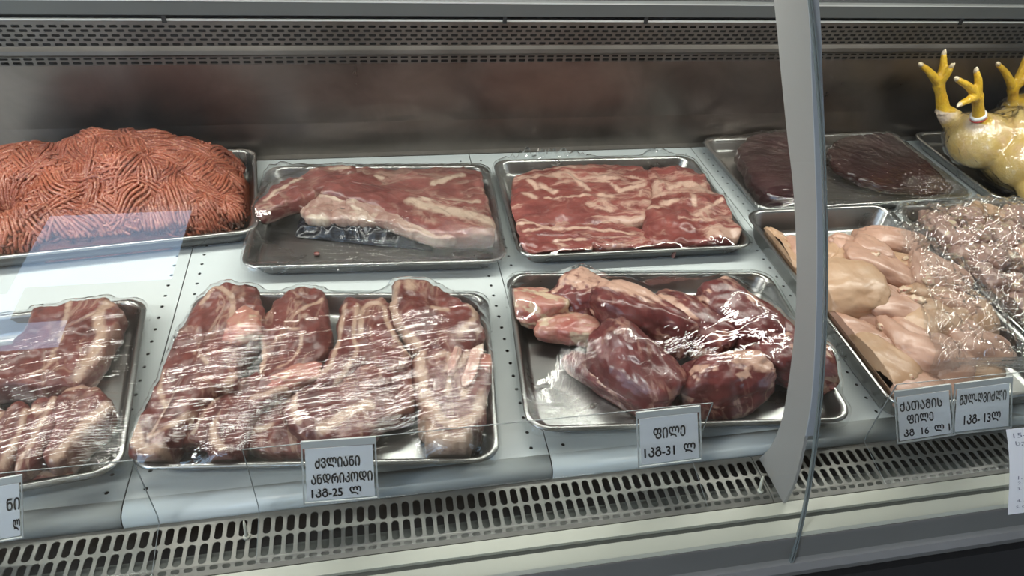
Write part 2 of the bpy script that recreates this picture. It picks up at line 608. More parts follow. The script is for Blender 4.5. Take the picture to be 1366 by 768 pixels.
GXJ = 0.4665
gz = np.linspace(-.062, .60, 40)
for a, b, lab in ((X0, GXJ - .0008, 'left'), (GXJ + .0008, X1, 'right')):
    V, F = [], []
    for z in gz:
        V += [(a, gy(z), z), (b, gy(z), z)]
    F = [(2 * j, 2 * j + 1, 2 * j + 3, 2 * j + 2) for j in range(len(gz) - 1)]
    g = mesh('glass_pane', V, F, M['glass'], CT)
    ex = b if lab == 'left' else a
    e = MB()
    s = -1 if lab == 'left' else 1
    pr = [(gy(z) - .0018, z) for z in gz] + [(gy(z) + .0018, z) for z in gz[::-1]]
    e.extrude_x(pr, min(ex, ex + s * .0012), max(ex, ex + s * .0012))
    mesh('pane_edge', e.V, e.F, M['glass_edge'], g, False)
# blade that carries the glass
BX = .4675
front = [onX(px, py, BX)[1:] for px, py in [(1045, 671), (1060, 640), (1074, 580), (1083, 520), (1088, 420), (1089, 300), (1086, 200), (1082, 100), (1077, 0)]]
rear = [onX(px, py, BX)[1:] for px, py in [(1008, 622), (1030, 592), (1045, 550), (1057, 470), (1062, 400), (1062, 330), (1058, 250), (1050, 180), (1041, 90), (1032, 0)]]
front = [(front[0][0], -.0165)] + [tuple(p) for p in front[1:]]
rear = [(rear[0][0], -.0165)] + [tuple(p) for p in rear[1:]]
front.append((front[-1][0] + .12, front[-1][1] + .12))
rear.append((rear[-1][0] + .12, rear[-1][1] + .11))
fr_ = spline(front, 60, False)
re_ = spline(rear, 60, False)
prof = [tuple(p) for p in fr_] + [tuple(p) for p in re_[::-1]]
bl = MB().extrude_x(prof, BX, BX + .004).build('glass_support_blade', M['blade'], CT)
fl_ = fr_[12:]
MB().extrude_x([(p[0] - .002, p[1]) for p in fl_] + [(p[0], p[1]) for p in fl_[::-1]], BX, BX + .0125).build('support_flange', M['flange'], bl)

# ------------------------------------------------------------------ air grilles at the front
def air_grille(a, b, label):
    mb = MB()
    n = int(round((b - a) / .0130))
    p = (b - a) / n
    zt = -.018
    def f(u, v):
        z = zt if v > .4475 else zt - (.4475 - v) * .25
        return (u, v, z)
    for k in range(n):
        x0, x1 = a + k * p, a + (k + 1) * p
        cell(mb, x0, x1, .4755, .4995, .0044, .0106, f)
        cell(mb, x0, x1, .4475, .4755, .0044, .0125, f)
        cell(mb, x0, x1, .4405, .4475, .0045, .0021, f)
    for y0, y1 in ((.4995, .505), (.4365, .4405)):
        mb.add([f(a, y0), f(b, y0), f(b, y1), f(a, y1)], [(0, 1, 2, 3)])
    o = mb.build('return_air_grille', M['grille'])
    solidify(o, .0012)
    tag(o, label, 'vent grille', 'return air grilles')


air_grille(X0, .458, 'slotted metal air grille along the front edge, left of the grey glass support')
air_grille(.459, X1, 'slotted metal air grille along the front edge, right of the grey glass support')

# ------------------------------------------------------------------ trays
def rrect(hx, hy, r, n=8):
    out = []
    for cx, cy, a0 in ((hx - r, hy - r, 0), (-hx + r, hy - r, 90), (-hx + r, -hy + r, 180), (hx - r, -hy + r, 270)):
        for k in range(n + 1):
            a = math.radians(a0 + 90 * k / n)
            out.append((cx + r * math.cos(a), cy + r * math.sin(a)))
    return out


TRAYS = {}


def tray(key, cx, cy, ang, w, d, h, label, rim=.009):
    prof = [(.0015, h - .0045, .030), (0, h - .002, .030), (.0012, h + .0002, .030), (.004, h + .001, .029), (rim - .002, h - .0002, .028),
            (rim, h - .0035, .027), (rim + .007, .010, .026), (rim + .010, .0045, .026), (rim + .016, .002, .025)]
    under = [(rim + .016, .0004, .025), (rim + .009, .003, .026), (rim + .005, .011, .027), (rim - .002, h - .005, .028)]
    loops = [(i, z, r) for i, z, r in prof] + under
    V, F = [], []
    nl = None
    for ins, z, r in loops:
        lp = rrect(w / 2 - ins, d / 2 - ins, max(.008, r))
        nl = len(lp)
        V += [(x, y, z) for x, y in lp]
    K = len(loops)
    for i in range(K):
        if i == len(prof) - 1:
            continue
        j = (i + 1) % K
        for k in range(nl):
            F.append((i * nl + k, i * nl + (k + 1) % nl, j * nl + (k + 1) % nl, j * nl + k))
    F.append(tuple((len(prof) - 1) * nl + k for k in range(nl)))
    F.append(tuple(len(prof) * nl + k for k in range(nl))[::-1])
    V = np.array(V)
    c, s = math.cos(math.radians(ang)), math.sin(math.radians(ang))
    Vw = np.stack([cx + c * V[:, 0] - s * V[:, 1], cy + s * V[:, 0] + c * V[:, 1], V[:, 2] + .0004], 1)
    o = mesh('steel_tray', Vw, F, M['tray'])
    for p in o.data.polygons:
        p.use_smooth = len(p.vertices) == 4
    tag(o, label, 'tray', 'stainless steel trays')
    TRAYS[key] = dict(c=(cx, cy), ang=math.radians(ang), w=w, d=d, h=h, items=[])
    return o


tray('mince', -.432, 1.123, 6, .45, .285, .033, 'steel tray loaded with a heap of minced meat')
tray('slab', .000, 1.055, -3, .415, .310, .030, 'steel tray under the fatty beef slab and black plastic, beside the minced meat')
tray('rib', .430, 1.053, -1, .415, .318, .030, 'steel tray under the marbled boneless rib meat')
tray('liver', .928, 1.146, 1.2, .470, .282, .028, 'shallow steel tray under the dark liver, behind the chicken fillets')
tray('bird', 1.425, 1.142, 0.6, .440, .288, .028, 'steel tray under the yellow whole chickens')
tray('chop', -.524, .680, 6, .415, .310, .030, 'steel tray of chops at the front left corner')
tray('steak', -.072, .682, -6, .425, .312, .030, 'steel tray under the bone-in steaks, behind the three-line price tag')
tray('chunk', .393, .684, -5, .435, .315, .030, 'steel tray of dark red beef chunks, crossed by the grey glass support')
tray('fillet', .790, .743, 0, .288, .470, .045, 'deep steel tray filled with bare chicken fillets')
tray('giblet', 1.104, .744, -.6, .312, .466, .040, 'steel tray of pale giblets under crumpled plastic at the right')


# ------------------------------------------------------------------ meat builders
def confine(key, V):
    """keep a cut inside the walls of the tray it lies in"""
    if key:
        T = TRAYS[key]
        c, s = math.cos(T['ang']), math.sin(T['ang'])
        dx, dy = V[:, 0] - T['c'][0], V[:, 1] - T['c'][1]
        lx, ly = c * dx + s * dy, -s * dx + c * dy
        k = np.clip((V[:, 2] - .004) / T['h'], 0, 1)
        ins = .024 - .015 * k
        over = np.clip((V[:, 2] - T['h'] - .002) / .006, 0, 1) * .004
        mx, my = T['w'] / 2 - ins + over, T['d'] / 2 - ins + over
        lx, ly = np.clip(lx, -mx, mx), np.clip(ly, -my, my)
        V[:, 0], V[:, 1] = T['c'][0] + c * lx - s * ly, T['c'][1] + s * lx + c * ly
    return V


def keep(key, V):
    if key:
        TRAYS[key]['items'].append(np.asarray(V))


def slab(name, mat, px, t, z0=.003, key=None, spine=None, fat=(), rim=(), slope=(0, 0), amp=.004, seed=0, N=140, Mr=26, ztop=None, round_=7.0, wob=.0055, plate=.74, fbase=0.0, grow=1.0):
    """a cut of meat: outline (photo points at the cut's top face), thickness t, pillowed and lumpy top"""
    zt = z0 + t * .8 if ztop is None else ztop
    O = np.array([Q(x, y, zt)[:2] for x, y in px])
    O = resample(spline(O, 240), N)
    c = O.mean(0)
    O = c + (O - c) * grow
    for i in range(N):
        d = O[i] - c
        d /= np.linalg.norm(d) + 1e-9
        O[i] += d * wob * fbm(O[i][0] * 55 + seed, O[i][1] * 55, seed * 1.7, 3)
    if spine is not None:
        A, B_ = (Q(*spine[0], zt)[:2], Q(*spine[1], zt)[:2])
        ab = B_ - A
        tt = np.clip(((O - A) @ ab) / (ab @ ab), 0, 1)
        C = A + tt[:, None] * ab
    else:
        C = np.repeat(c[None], N, 0)
    rings = []
    for s, zz in ((.93, 0.0), (.985, .12), (1.0, .3), (.998, .42)):
        rings.append((s, zz))
    for j in range(Mr):
        s = 1 - (j / Mr) ** 1.25
        zz = plate - .08 + (1.08 - plate) * (1 - min(1, s * .985) ** round_) ** .55
        rings.append((s * .992, zz))
    V, A_ = [], []
    for s, zz in rings:
        V.append(np.c_[C + (O - C) * s, np.full(N, zz)])
    V = np.vstack(V)
    S = np.repeat([r[0] for r in rings], N)
    ii = np.tile(np.arange(N) / N, len(rings))
    base = z0 + slope[0] * (V[:, 0] - c[0]) + slope[1] * (V[:, 1] - c[1])
    lump = np.array([fbm(v[0] * 22 + seed, v[1] * 22, seed, 4) for v in V])
    fine = np.array([fbm(v[0] * 90 + seed, v[1] * 90, seed + 7, 3) for v in V])
    mid = np.array([1 - 2 * abs(mnoise.noise(Vector((v[0] * 48 + seed, v[1] * 30, seed * .7)))) for v in V])
    lump = lump + .38 * mid
    z = np.maximum(base, .0028) + t * V[:, 2] + (amp * lump + .0014 * fine) * np.clip(V[:, 2] * 2, 0, 1)
    V[:, 2] = np.maximum(z, .0026)
    V = confine(key, V)
    # fat map
    fa = np.zeros(len(V))
    for pl, wd in fat:
        P = np.array([Q(x, y, zt)[:2] for x, y in pl])
        P = spline(P, 40, False) if len(P) > 2 else P
        dd = dist_poly(V[:, :2], P)
        fa = np.maximum(fa, np.clip(1.25 - dd / wd, 0, 1))
    for a, b, s0 in rim:
        inside = ((ii - a) % 1.0) < ((b - a) % 1.0 if b - a < 1 else 1.1)
        fa = np.maximum(fa, np.where(inside, np.clip((S - s0) / .04 + .5, 0, 1), 0))
    fa = np.clip(fa + fbase * (lump > .1), 0, 1)
    F = []
    K = len(rings)
    for i in range(K - 1):
        for k in range(N):
            F.append((i * N + k, i * N + (k + 1) % N, (i + 1) * N + (k + 1) % N, (i + 1) * N + k))
    V = np.vstack([V, [[*C.mean(0), V[-N:, 2].mean()]]])
    fa = np.r_[fa, fa[-N:].mean()]
    top = len(V) - 1
    for k in range(N):
        F.append(((K - 1) * N + k, (K - 1) * N + (k + 1) % N, top))
    F.append(tuple(range(N))[::-1])
    keep(key, V)
    return mesh(name, V, F, mat, None, True, {'fat': fa})


_ico = {}


def ico(sub):
    if sub not in _ico:
        bm = bmesh.new()
        bmesh.ops.create_icosphere(bm, subdivisions=sub, radius=1.0)
        V = np.array([v.co[:] for v in bm.verts])
        F = [tuple(v.index for v in f.verts) for f in bm.faces]
        bm.free()
        _ico[sub] = (V / np.linalg.norm(V, axis=1)[:, None], F)
    return _ico[sub]


def chunk(name, mat, cpx, zc, dims, rot=0, tilt=(0, 0), seed=0, key=None, planes=11, p=9, lump=.12, taper=0.0, fat=.35, fatsc=14, fatdir=None, sub=5, flat=None, parent=None, at=None, fine=.02, cleft=0.0):
    """a cut lump: rounded facets, taper along its length, lumpy noise; dims are half sizes in metres"""
    D, F = ico(sub)
    rs = np.random.RandomState(seed)
    nrm = rs.normal(size=(planes, 3))
    nrm /= np.linalg.norm(nrm, axis=1)[:, None]
    ax = np.array([[1, 0, 0], [-1, 0, 0], [0, 1, 0], [0, -1, 0], [0, 0, 1], [0, 0, -1.0]])
    nrm = np.vstack([nrm, ax])
    ds = np.r_[.82 + .3 * rs.rand(planes), np.ones(6)]
    dots = np.clip(D @ nrm.T, 0, None) / ds
    r = (dots ** p).sum(1) ** (-1 / p)
    n1 = np.array([fbm(d[0] * 1.7 + seed * 3.1, d[1] * 1.7, d[2] * 1.7 + seed, 4) for d in D])
    n2 = np.array([fbm(d[0] * 6 + seed, d[1] * 6, d[2] * 6 - seed, 3) for d in D])
    if cleft:
        gq = (D[:, 1] - .30 - .35 * n1 + .25 * D[:, 0]) / .11
        r = r * (1 - cleft * np.exp(-gq ** 2) * (D[:, 2] > -.3))
    P = D * (r * (1 + lump * n1 + fine * n2))[:, None]
    if taper:
        P[:, 1:] *= (1 - taper * P[:, :1])
    P = P * np.array(dims)
    fa = np.clip((np.array([fbm(d[0] * 2.4 + seed * 5, d[1] * 1.7, d[2] * 1.7, 4) for d in D]) - .42 + fat) * 4, 0, 1) * (fat > 0)
    if fatdir is not None:
        fa = np.maximum(fa, np.clip((D @ np.array(fatdir) - .62) * 5 + n2, 0, 1))
    R = np.array(Euler((math.radians(tilt[0]), math.radians(tilt[1]), math.radians(rot)), 'XYZ').to_matrix())
    V = P @ R.T
    c = Q(*cpx, zc) if at is None else np.array(at)
    V = V + c
    fl = .003 if flat is None else flat
    V[:, 2] = np.maximum(V[:, 2], fl + .0002 * (D[:, 2] + 1))
    V = confine(key, V)
    keep(key, V)
    return mesh(name, V, F, mat, parent, True, {'fat': fa})


# ------------------------------------------------------------------ stretched film over a tray
def film(key, mat, label, ang=0.0, slant=None, fan=None, nx=110, ny=84, lift=.0015, drop=.012, iters=500, ripple=.0012, seed=0, margin=.0, xr=(-1, 1), yr=(-1, 1), relax=1.0, name='cling_film', group='cling film wraps', crump=0.0, extra=(), rimz=None, cat='plastic wrap', corner_bunch=0.0):
    T = TRAYS[key]
    w, d, h = T['w'] + .004 + margin, T['d'] + .004 + margin, T['h'] + .0022
    U = np.linspace(xr[0], xr[1], nx) * w / 2
    Vv = np.linspace(yr[0], yr[1], ny) * d / 2
    gx, gyy = np.meshgrid(U, Vv, indexing='ij')
    if slant:
        xl = np.interp(gyy, [-d / 2, d / 2], [slant[0], slant[1]]) * w / 2
        gx = xl + (gx - U[0]) / (U[-1] - U[0]) * (w / 2 - xl)
    rr = .03
    # pull the corners in so that the border follows the rounded rim
    ex = np.clip(np.abs(gx) - (w / 2 - rr), 0, rr)
    ey = np.clip(np.abs(gyy) - (d / 2 - rr), 0, rr)
    both = (ex > 0) & (ey > 0)
    mx = np.maximum(ex, ey)
    sc = np.where(both, mx / np.sqrt(ex ** 2 + ey ** 2 + 1e-12), 1)
    X = np.where(both, np.sign(gx) * (w / 2 - rr + ex * sc), gx)
    Y = np.where(both, np.sign(gyy) * (d / 2 - rr + ey * sc), gyy)
    ca, sa = math.cos(T['ang']), math.sin(T['ang'])
    obs = np.full((nx, ny), -1.0)
    items = list(T['items']) + list(extra)
    for P in items:
        px_ = P[:, 0] - T['c'][0]
        py_ = P[:, 1] - T['c'][1]
        lx, ly = ca * px_ + sa * py_, -sa * px_ + ca * py_
        if slant:
            xl_ = np.interp(ly, [-d / 2, d / 2], [slant[0], slant[1]]) * w / 2
            lx = U[0] + (lx - xl_) / (w / 2 - xl_) * (U[-1] - U[0])
        iu = np.clip(np.round((lx - U[0]) / (U[1] - U[0])).astype(int), -1, nx)
        iv = np.clip(np.round((ly - Vv[0]) / (Vv[1] - Vv[0])).astype(int), -1, ny)
        ok = (iu >= 0) & (iu < nx) & (iv >= 0) & (iv < ny)
        for du in (-1, 0, 1):
            for dv in (-1, 0, 1):
                np.maximum.at(obs, (np.clip(iu[ok] + du, 0, nx - 1), np.clip(iv[ok] + dv, 0, ny - 1)), P[ok, 2] + lift)
    Z = np.maximum(obs, h)
    bd = np.zeros((nx, ny), bool)
    bd[0], bd[-1], bd[:, 0], bd[:, -1] = True, True, True, True
    zb = np.where(bd, np.maximum(h, np.minimum(obs, h + .05)), 0)
    Z = np.where(bd, zb, Z)
    for it in range(iters):
        A = Z.copy()
        A[1:-1, 1:-1] = (Z[:-2, 1:-1] + Z[2:, 1:-1] + Z[1:-1, :-2] + Z[1:-1, 2:]) / 4
        A[bd] = zb[bd]
        Z = np.maximum(A, obs)
    # pleats: run along the direction of pull
    a = math.radians(ang)
    if fan is None:
        s = X * math.cos(a) + Y * math.sin(a)
        q = -X * math.sin(a) + Y * math.cos(a)
    else:
        fx, fy = fan[0] * w / 2, fan[1] * d / 2
        dx, dy = X - fx, Y - fy
        s = np.sqrt(dx ** 2 + dy ** 2)
        q = np.arctan2(dy, dx) * (.22 if len(fan) < 3 else fan[2])
        if len(fan) > 3:
            q = q * (1 + 0 * s)
    rp = np.zeros_like(Z)
    for i in range(nx):
        for j in range(ny):
            e = min(i, nx - 1 - i, j, ny - 1 - j) / 6.0
            k = min(1, e)
            rp[i, j] = ripple * k * fbm(s[i, j] * 14 + seed, q[i, j] * 130, seed, 2)
            if crump:
                v3 = Vector((X[i, j] * 26 + seed, Y[i, j] * 26, seed))
                rd = (1 - abs(mnoise.noise(v3))) ** 3 + .6 * (1 - abs(mnoise.noise(v3 * 2.3 + Vector((5, 1, 2))))) ** 3
                rp[i, j] += crump * (rd - .5) * max(k, .35)
            if slant:
                fo = math.exp(-(i / nx) / .09)
                rp[i, j] += .018 * fo * mnoise.noise(Vector((i * .34 + .6 * math.sin(j * .13), j * .035, seed)))
            if corner_bunch and e < 1.6:
                v3 = Vector((X[i, j] * 60 + seed, Y[i, j] * 60, seed))
                rp[i, j] += corner_bunch * max(0, (1 - abs(mnoise.noise(v3))) ** 3) * (1 - e / 1.6) * max(0, mnoise.noise(Vector((X[i, j] * 9, Y[i, j] * 9, seed + 3))))
    Z = Z + np.where(crump > 0, rp, np.maximum(rp, -.0008))
    Vw = np.stack([T['c'][0] + ca * X - sa * Y, T['c'][1] + sa * X + ca * Y, Z], -1).reshape(-1, 3)
    fuv = np.stack([s, q, 0 * s], -1).reshape(-1, 3)
    F = [(i * ny + j, (i + 1) * ny + j, (i + 1) * ny + j + 1, i * ny + j + 1) for i in range(nx - 1) for j in range(ny - 1)]
    # skirt folded down outside the rim
    ring = [(i, 0) for i in range(nx)] + [(nx - 1, j) for j in range(1, ny)] + [(i, ny - 1) for i in range(nx - 2, -1, -1)] + [(0, j) for j in range(ny - 2, 0, -1)]
    base = len(Vw)
    idx = [i * ny + j for i, j in ring]
    cw = np.array([T['c'][0], T['c'][1]])
    sk, sf = [], []
    for k, ii in enumerate(idx):
        p = Vw[ii].copy()
        o_ = p[:2] - cw
        o_ /= np.linalg.norm(o_)
        p[:2] += o_ * .0025
        p[2] = max(.006, p[2] - drop - .003 * mnoise.noise(Vector((k * .21, seed, 1))))
        sk.append(p)
        sf.append(fuv[ii] + np.array([0, .02, 0]))
    Vw = np.vstack([Vw, sk])
    fuv = np.vstack([fuv, sf])
    n = len(idx)
    F += [(idx[k], base + k, base + (k + 1) % n, idx[(k + 1) % n]) for k in range(n)]
    o = mesh(name, Vw, F, mat, None, True, {'fuv': fuv})
    tag(o, label, cat, group)
    return o


# ------------------------------------------------------------------ minced meat heap
MM = mat_meat('minced_meat', (0.20, 0.050, 0.028), (0.36, 0.105, 0.058), (0.62, 0.36, 0.24), 0.0, (1, 1, 1), .42, .2, 60)
mt, nt, N, L, B = new_mat('minced_strands')
v = coords(nt)
c1 = ramp(nt, noise_tex(nt, v, 25, 4), [(0.35, (0.18, 0.038, 0.020)), (0.65, (0.31, 0.082, 0.042))])
fl = ramp(nt, noise_tex(nt, v, 330, 2, 0.5), [(0.54, 0.0), (0.63, 1.0)])
L.new(mixc(nt, mathn(nt, 'MULTIPLY', fl, 0.6), c1, (0.54, 0.28, 0.18)), B.inputs['Base Color'])
B.inputs['Roughness'].default_value = 0.38
B.inputs['Coat Weight'].default_value = 0.2
L.new(bump(nt, noise_tex(nt, v, 420, 3), 0.6, 0.002), B.inputs['Normal'])
M['strand'] = mt

TM = TRAYS['mince']
cM, sM = math.cos(TM['ang']), math.sin(TM['ang'])


def heap_h(x, y):
    lx, ly = cM * (x - TM['c'][0]) + sM * (y - TM['c'][1]), -sM * (x - TM['c'][0]) + cM * (y - TM['c'][1])
    rx, ry = (lx + .004) / .211, (ly - .002) / .128
    rho = (abs(rx) ** 3.2 + abs(ry) ** 3.2) ** (1 / 3.2)
    if rho >= 1:
        return .004
    pr = (1 - rho ** 3.4) ** .46
    top = .098 - .07 * lx + .010 * math.sin(lx * 26 + .6) + .022 * mnoise.noise(Vector((x * 11, y * 11, 3.3))) + .16 * min(ly, .06)
    hole = math.exp(-(((lx + .150) / .028) ** 2 + ((ly + .045) / .028) ** 2)) * .075
    z = .004 + pr * top + .011 * mnoise.noise(Vector((x * 27, y * 27, 1))) * pr
    return max(.004, z - hole * pr)


def heap_n(x, y):
    e = .004
    return Vector((heap_h(x - e, y) - heap_h(x + e, y), heap_h(x, y - e) - heap_h(x, y + e), 2 * e)).normalized()


V, F = [], []
g = 90
for i in range(g):
    for j in range(g):
        lx, ly = (i / (g - 1) - .5) * .446, (j / (g - 1) - .5) * .278
        x, y = TM['c'][0] + cM * lx - sM * ly, TM['c'][1] + sM * lx + cM * ly
        V.append((x, y, heap_h(x, y)))
F = [(i * g + j, (i + 1) * g + j, (i + 1) * g + j + 1, i * g + j + 1) for i in range(g - 1) for j in range(g - 1) if max(V[i * g + j][2], V[(i + 1) * g + j + 1][2], V[(i + 1) * g + j][2], V[i * g + j + 1][2]) > .0045]
hp = empty('minced_meat_heap', (TM['c'][0], TM['c'][1], .003))
tag(hp, 'tall heap of coarse orange-red minced meat on the tray at the back left', 'minced meat')
mesh('heap_core', V, F, M['strand'], hp)
random.seed(5)
st = MB()
rb = .0028


def heading(x, y, k):
    return 3.2 * math.pi * mnoise.noise(Vector((x * 5.5 + k * 9.7, y * 5.5 - k * 3.1, k * 2.3)))


nb = 420
for b in range(nb):
    k = random.random() * 3.0
    lx, ly = random.uniform(-.215, .215), random.uniform(-.135, .10)
    if random.random() < .35:
        ly = random.uniform(-.135, -.05)
    x, y = TM['c'][0] + cM * lx - sM * ly, TM['c'][1] + sM * lx + cM * ly
    if heap_h(x, y) < .012:
        continue
    # spine of the bundle
    sp = []
    a0 = heading(x, y, k)
    if random.random() < .5:
        a0 = heading(x, y, 0.0)
    turn = random.uniform(-15, 15)
    L_ = random.uniform(.07, .18)
    n = int(L_ / .0062)
    for s_ in range(n):
        sp.append((x, y))
        nz = heap_n(x, y).z
        a = a0 + turn * s_ * .0062 + .75 * mnoise.noise(Vector((x * 30, y * 30, b)))
        x += math.cos(a) * .0062 * max(nz, .35)
        y += math.sin(a) * .0062 * max(nz, .35)
    m_ = random.randint(5, 11)
    lay = random.uniform(.0, .013)
    for q in range(m_):
        off = (q - (m_ - 1) / 2) * .0051
        pts = []
        i0, i1 = random.randint(0, 4), n - random.randint(0, 4)
        for s_ in range(max(0, i0), max(i0 + 4, i1)):
            if s_ >= n: break
            tx = sp[min(s_ + 1, n - 1)][0] - sp[max(s_ - 1, 0)][0]
            ty = sp[min(s_ + 1, n - 1)][1] - sp[max(s_ - 1, 0)][1]
            l = math.hypot(tx, ty) + 1e-9
            jx = sp[s_][0] - ty / l * off + .0008 * mnoise.noise(Vector((s_ * .5, q * 3.3, b)))
            jy = sp[s_][1] + tx / l * off
            hh = heap_h(jx, jy)
            if hh < .0045 and len(pts) > 3:
                break
            nn = heap_n(jx, jy)
            arch = math.sin(math.pi * min(1, max(0, s_ / max(1, n - 1)))) * .4 + .6
            li = (lay * arch + .0016 * (q % 2)) * (1 - (2 * off / (m_ * .0051 + 1e-6)) ** 2 * .6)
            px_, py_, pz_ = jx + nn.x * li, jy + nn.y * li, max(.006, hh + nn.z * li)
            llx, lly = cM * (px_ - TM['c'][0]) + sM * (py_ - TM['c'][1]), -sM * (px_ - TM['c'][0]) + cM * (py_ - TM['c'][1])
            if pz_ < .04 and (abs(llx) > .203 or abs(lly) > .122):
                break
            if py_ > 1.286:
                break
            pts.append((px_, py_, pz_))
        if len(pts) > 4:
            r0 = rb * random.uniform(.9, 1.12)
            st.tube(pts, [r0 * (1 + .12 * math.sin(i * 1.9 + q)) for i in range(len(pts))], 6)
o = st.build('mince_strands', M['strand'], hp, True)
tag(o, kind='stuff')

# ------------------------------------------------------------------ materials of the cuts
M['beef'] = mat_meat('beef_fresh', (0.14, 0.028, 0.025), (0.29, 0.075, 0.065), (0.62, 0.50, 0.40), .55, (1, .35, 1), .33, .3, 55, 26)
M['chop'] = mat_meat('chop_meat', (0.080, 0.016, 0.014), (0.20, 0.050, 0.040), (0.46, 0.30, 0.22), .40, (1, .3, 1), .35, .25, 50, 22)
M['rib'] = mat_meat('rib_meat', (0.14, 0.026, 0.023), (0.28, 0.075, 0.062), (0.58, 0.38, 0.29), .85, (.4, 1.3, 1), .32, .3, 45, 22)
M['slab'] = mat_meat('slab_meat', (0.12, 0.028, 0.025), (0.26, 0.083, 0.070), (0.52, 0.38, 0.29), .45, (.5, 1, 1), .33, .3, 50, 20)
M['pale'] = mat_meat('pale_slab', (0.30, 0.16, 0.13), (0.43, 0.28, 0.23), (0.60, 0.48, 0.38), .7, (1, 1, 1), .35, .3, 50, 24)
M['dark'] = mat_meat('dark_beef', (0.090, 0.017, 0.017), (0.205, 0.048, 0.045), (0.60, 0.36, 0.27), .10, (1, .3, 1), .28, .35, 60, 18)
M['liver'] = mat_meat('liver', (0.024, 0.005, 0.006), (0.050, 0.013, 0.014), (0.3, 0.15, 0.13), 0, (1, 1, 1), .2, .5, 20, 10, .15, 0)
M['fat'] = mat_meat('fat_trim', (0.38, 0.10, 0.08), (0.50, 0.27, 0.20), (0.62, 0.46, 0.32), .6, (1, 1, 1), .35, .3, 30, 18)
M['bone'] = mat_meat('bone', (0.48, 0.22, 0.18), (0.66, 0.46, 0.38), (0.75, 0.62, 0.5), .4, (1, 1, 1), .35, .25, 30, 30)
M['fillet'] = mat_meat('chicken_fillet', (0.40, 0.225, 0.16), (0.52, 0.32, 0.24), (0.72, 0.62, 0.48), .03, (1, .25, 1), .38, .15, 30, 12, .30, .2)
M['fillet2'] = mat_meat('chicken_fillet_yellow', (0.41, 0.245, 0.145), (0.50, 0.33, 0.215), (0.70, 0.6, 0.45), .03, (1, .25, 1), .38, .15, 30, 12, .30, .2)
M['giblet'] = mat_meat('giblet', (0.28, 0.15, 0.12), (0.44, 0.29, 0.24), (0.62, 0.5, 0.33), .15, (1, 1, 1), .3, .4, 30, 16, .4)

M['film_streak'] = mat_film('film_streaked', 13, 330, 1.0, .04, 1.7, .012, 35, .8, .0009)
M['film_soft'] = mat_film('film_soft', 12, 170, .2, .03, 1.2, .01, 14, 1.6)
M['film_fan'] = mat_film('film_fan', 8, 300, 1.1, .04, 1.9, .012, 25, 2.6, .0013)
M['film_crumple'] = mat_film('film_crumpled', 30, 60, .5, .06, 1.9, .10, 30, 2.4, .004)

# ------------------------------------------------------------------ tray of bone-in steaks (front, middle)
S7 = lambda pts, ox, oy, sc: [(ox + x / sc, oy + y / sc) for x, y in pts]
c1 = lambda pts: S7(pts, 160, 350, 2.559)
c2 = lambda pts: S7(pts, 400, 350, 2.65)
grp = 'bone-in steaks in the front middle tray'
o = slab('steak', M['chop'], c1([(335, 90), (400, 50), (462, 55), (468, 105), (480, 215), (400, 330), (395, 400), (300, 440), (210, 560), (150, 640), (100, 680), (48, 640), (36, 560), (62, 440), (130, 350), (200, 230), (265, 140)]),
         .042, .006, 'steak', spine=c1([(360, 150), (110, 600)]), amp=.007, seed=1,
         fat=[(c1([(150, 380), (140, 440), (160, 500)]), .004), (c1([(60, 450), (50, 560), (80, 640), (150, 650)]), .010), (c1([(255, 310), (300, 350)]), .004), (c1([(110, 600), (180, 560), (330, 450), (395, 380)]), .006), (c1([(340, 100), (385, 130), (380, 210)]), .006), (c1([(280, 150), (330, 95)]), .005)], ztop=.044, grow=1.05)
tag(o, 'long bone-in steak lying slanted at the left end of the middle front tray', 'steak', grp)
o = slab('steak', M['chop'], c1([(580, 95), (640, 78), (690, 110), (705, 200), (700, 280), (600, 400), (480, 480), (420, 600), (370, 660), (315, 620), (320, 540), (380, 470), (470, 400), (485, 300), (475, 190)]),
         .040, .006, 'steak', spine=c1([(600, 170), (380, 580)]), amp=.007, seed=2,
         fat=[(c1([(480, 240), (490, 320), (480, 400)]), .005), (c1([(600, 190), (640, 160), (690, 130)]), .005), (c1([(520, 280), (560, 240), (620, 250), (600, 330), (530, 370)]), .003), (c1([(330, 520), (320, 600), (350, 640)]), .007), (c1([(440, 470), (560, 430), (680, 380)]), .006)], ztop=.044, grow=1.07)
tag(o, 'second steak from the left in the middle front tray, knobbly fat at its top', 'steak', grp)
o = slab('steak', M['chop'], c2([(150, 150), (230, 125), (305, 135), (330, 230), (390, 340), (330, 380), (240, 350), (150, 400), (60, 420), (90, 350), (135, 270)]),
         .046, .006, 'steak', amp=.006, seed=3,
         fat=[(c2([(160, 160), (140, 260), (110, 370), (70, 400)]), .005), (c2([(205, 160), (190, 260), (200, 330), (120, 430)]), .004), (c2([(215, 260), (225, 170), (260, 145), (295, 160), (315, 230), (380, 320)]), .005)], ztop=.048, grow=1.08)
tag(o, 'steak with an arched white fat seam, behind the price tag tray centre', 'steak', grp)
o = slab('steak', M['chop'], c2([(-20, 470), (60, 420), (140, 420), (240, 330), (370, 360), (400, 450), (390, 510), (300, 540), (200, 615), (60, 610), (-40, 560)]),
         .036, .010, 'steak', amp=.006, seed=4, spine=c2([(40, 520), (340, 430)]),
         fat=[(c2([(80, 590), (160, 540), (240, 510)]), .012), (c2([(270, 350), (285, 400), (250, 440)]), .003), (c2([(-10, 440), (-20, 520), (0, 570)]), .005)], ztop=.045, grow=1.05)
tag(o, 'steak with a white marrow spot lying flat right behind the three-line price tag', 'steak', grp)
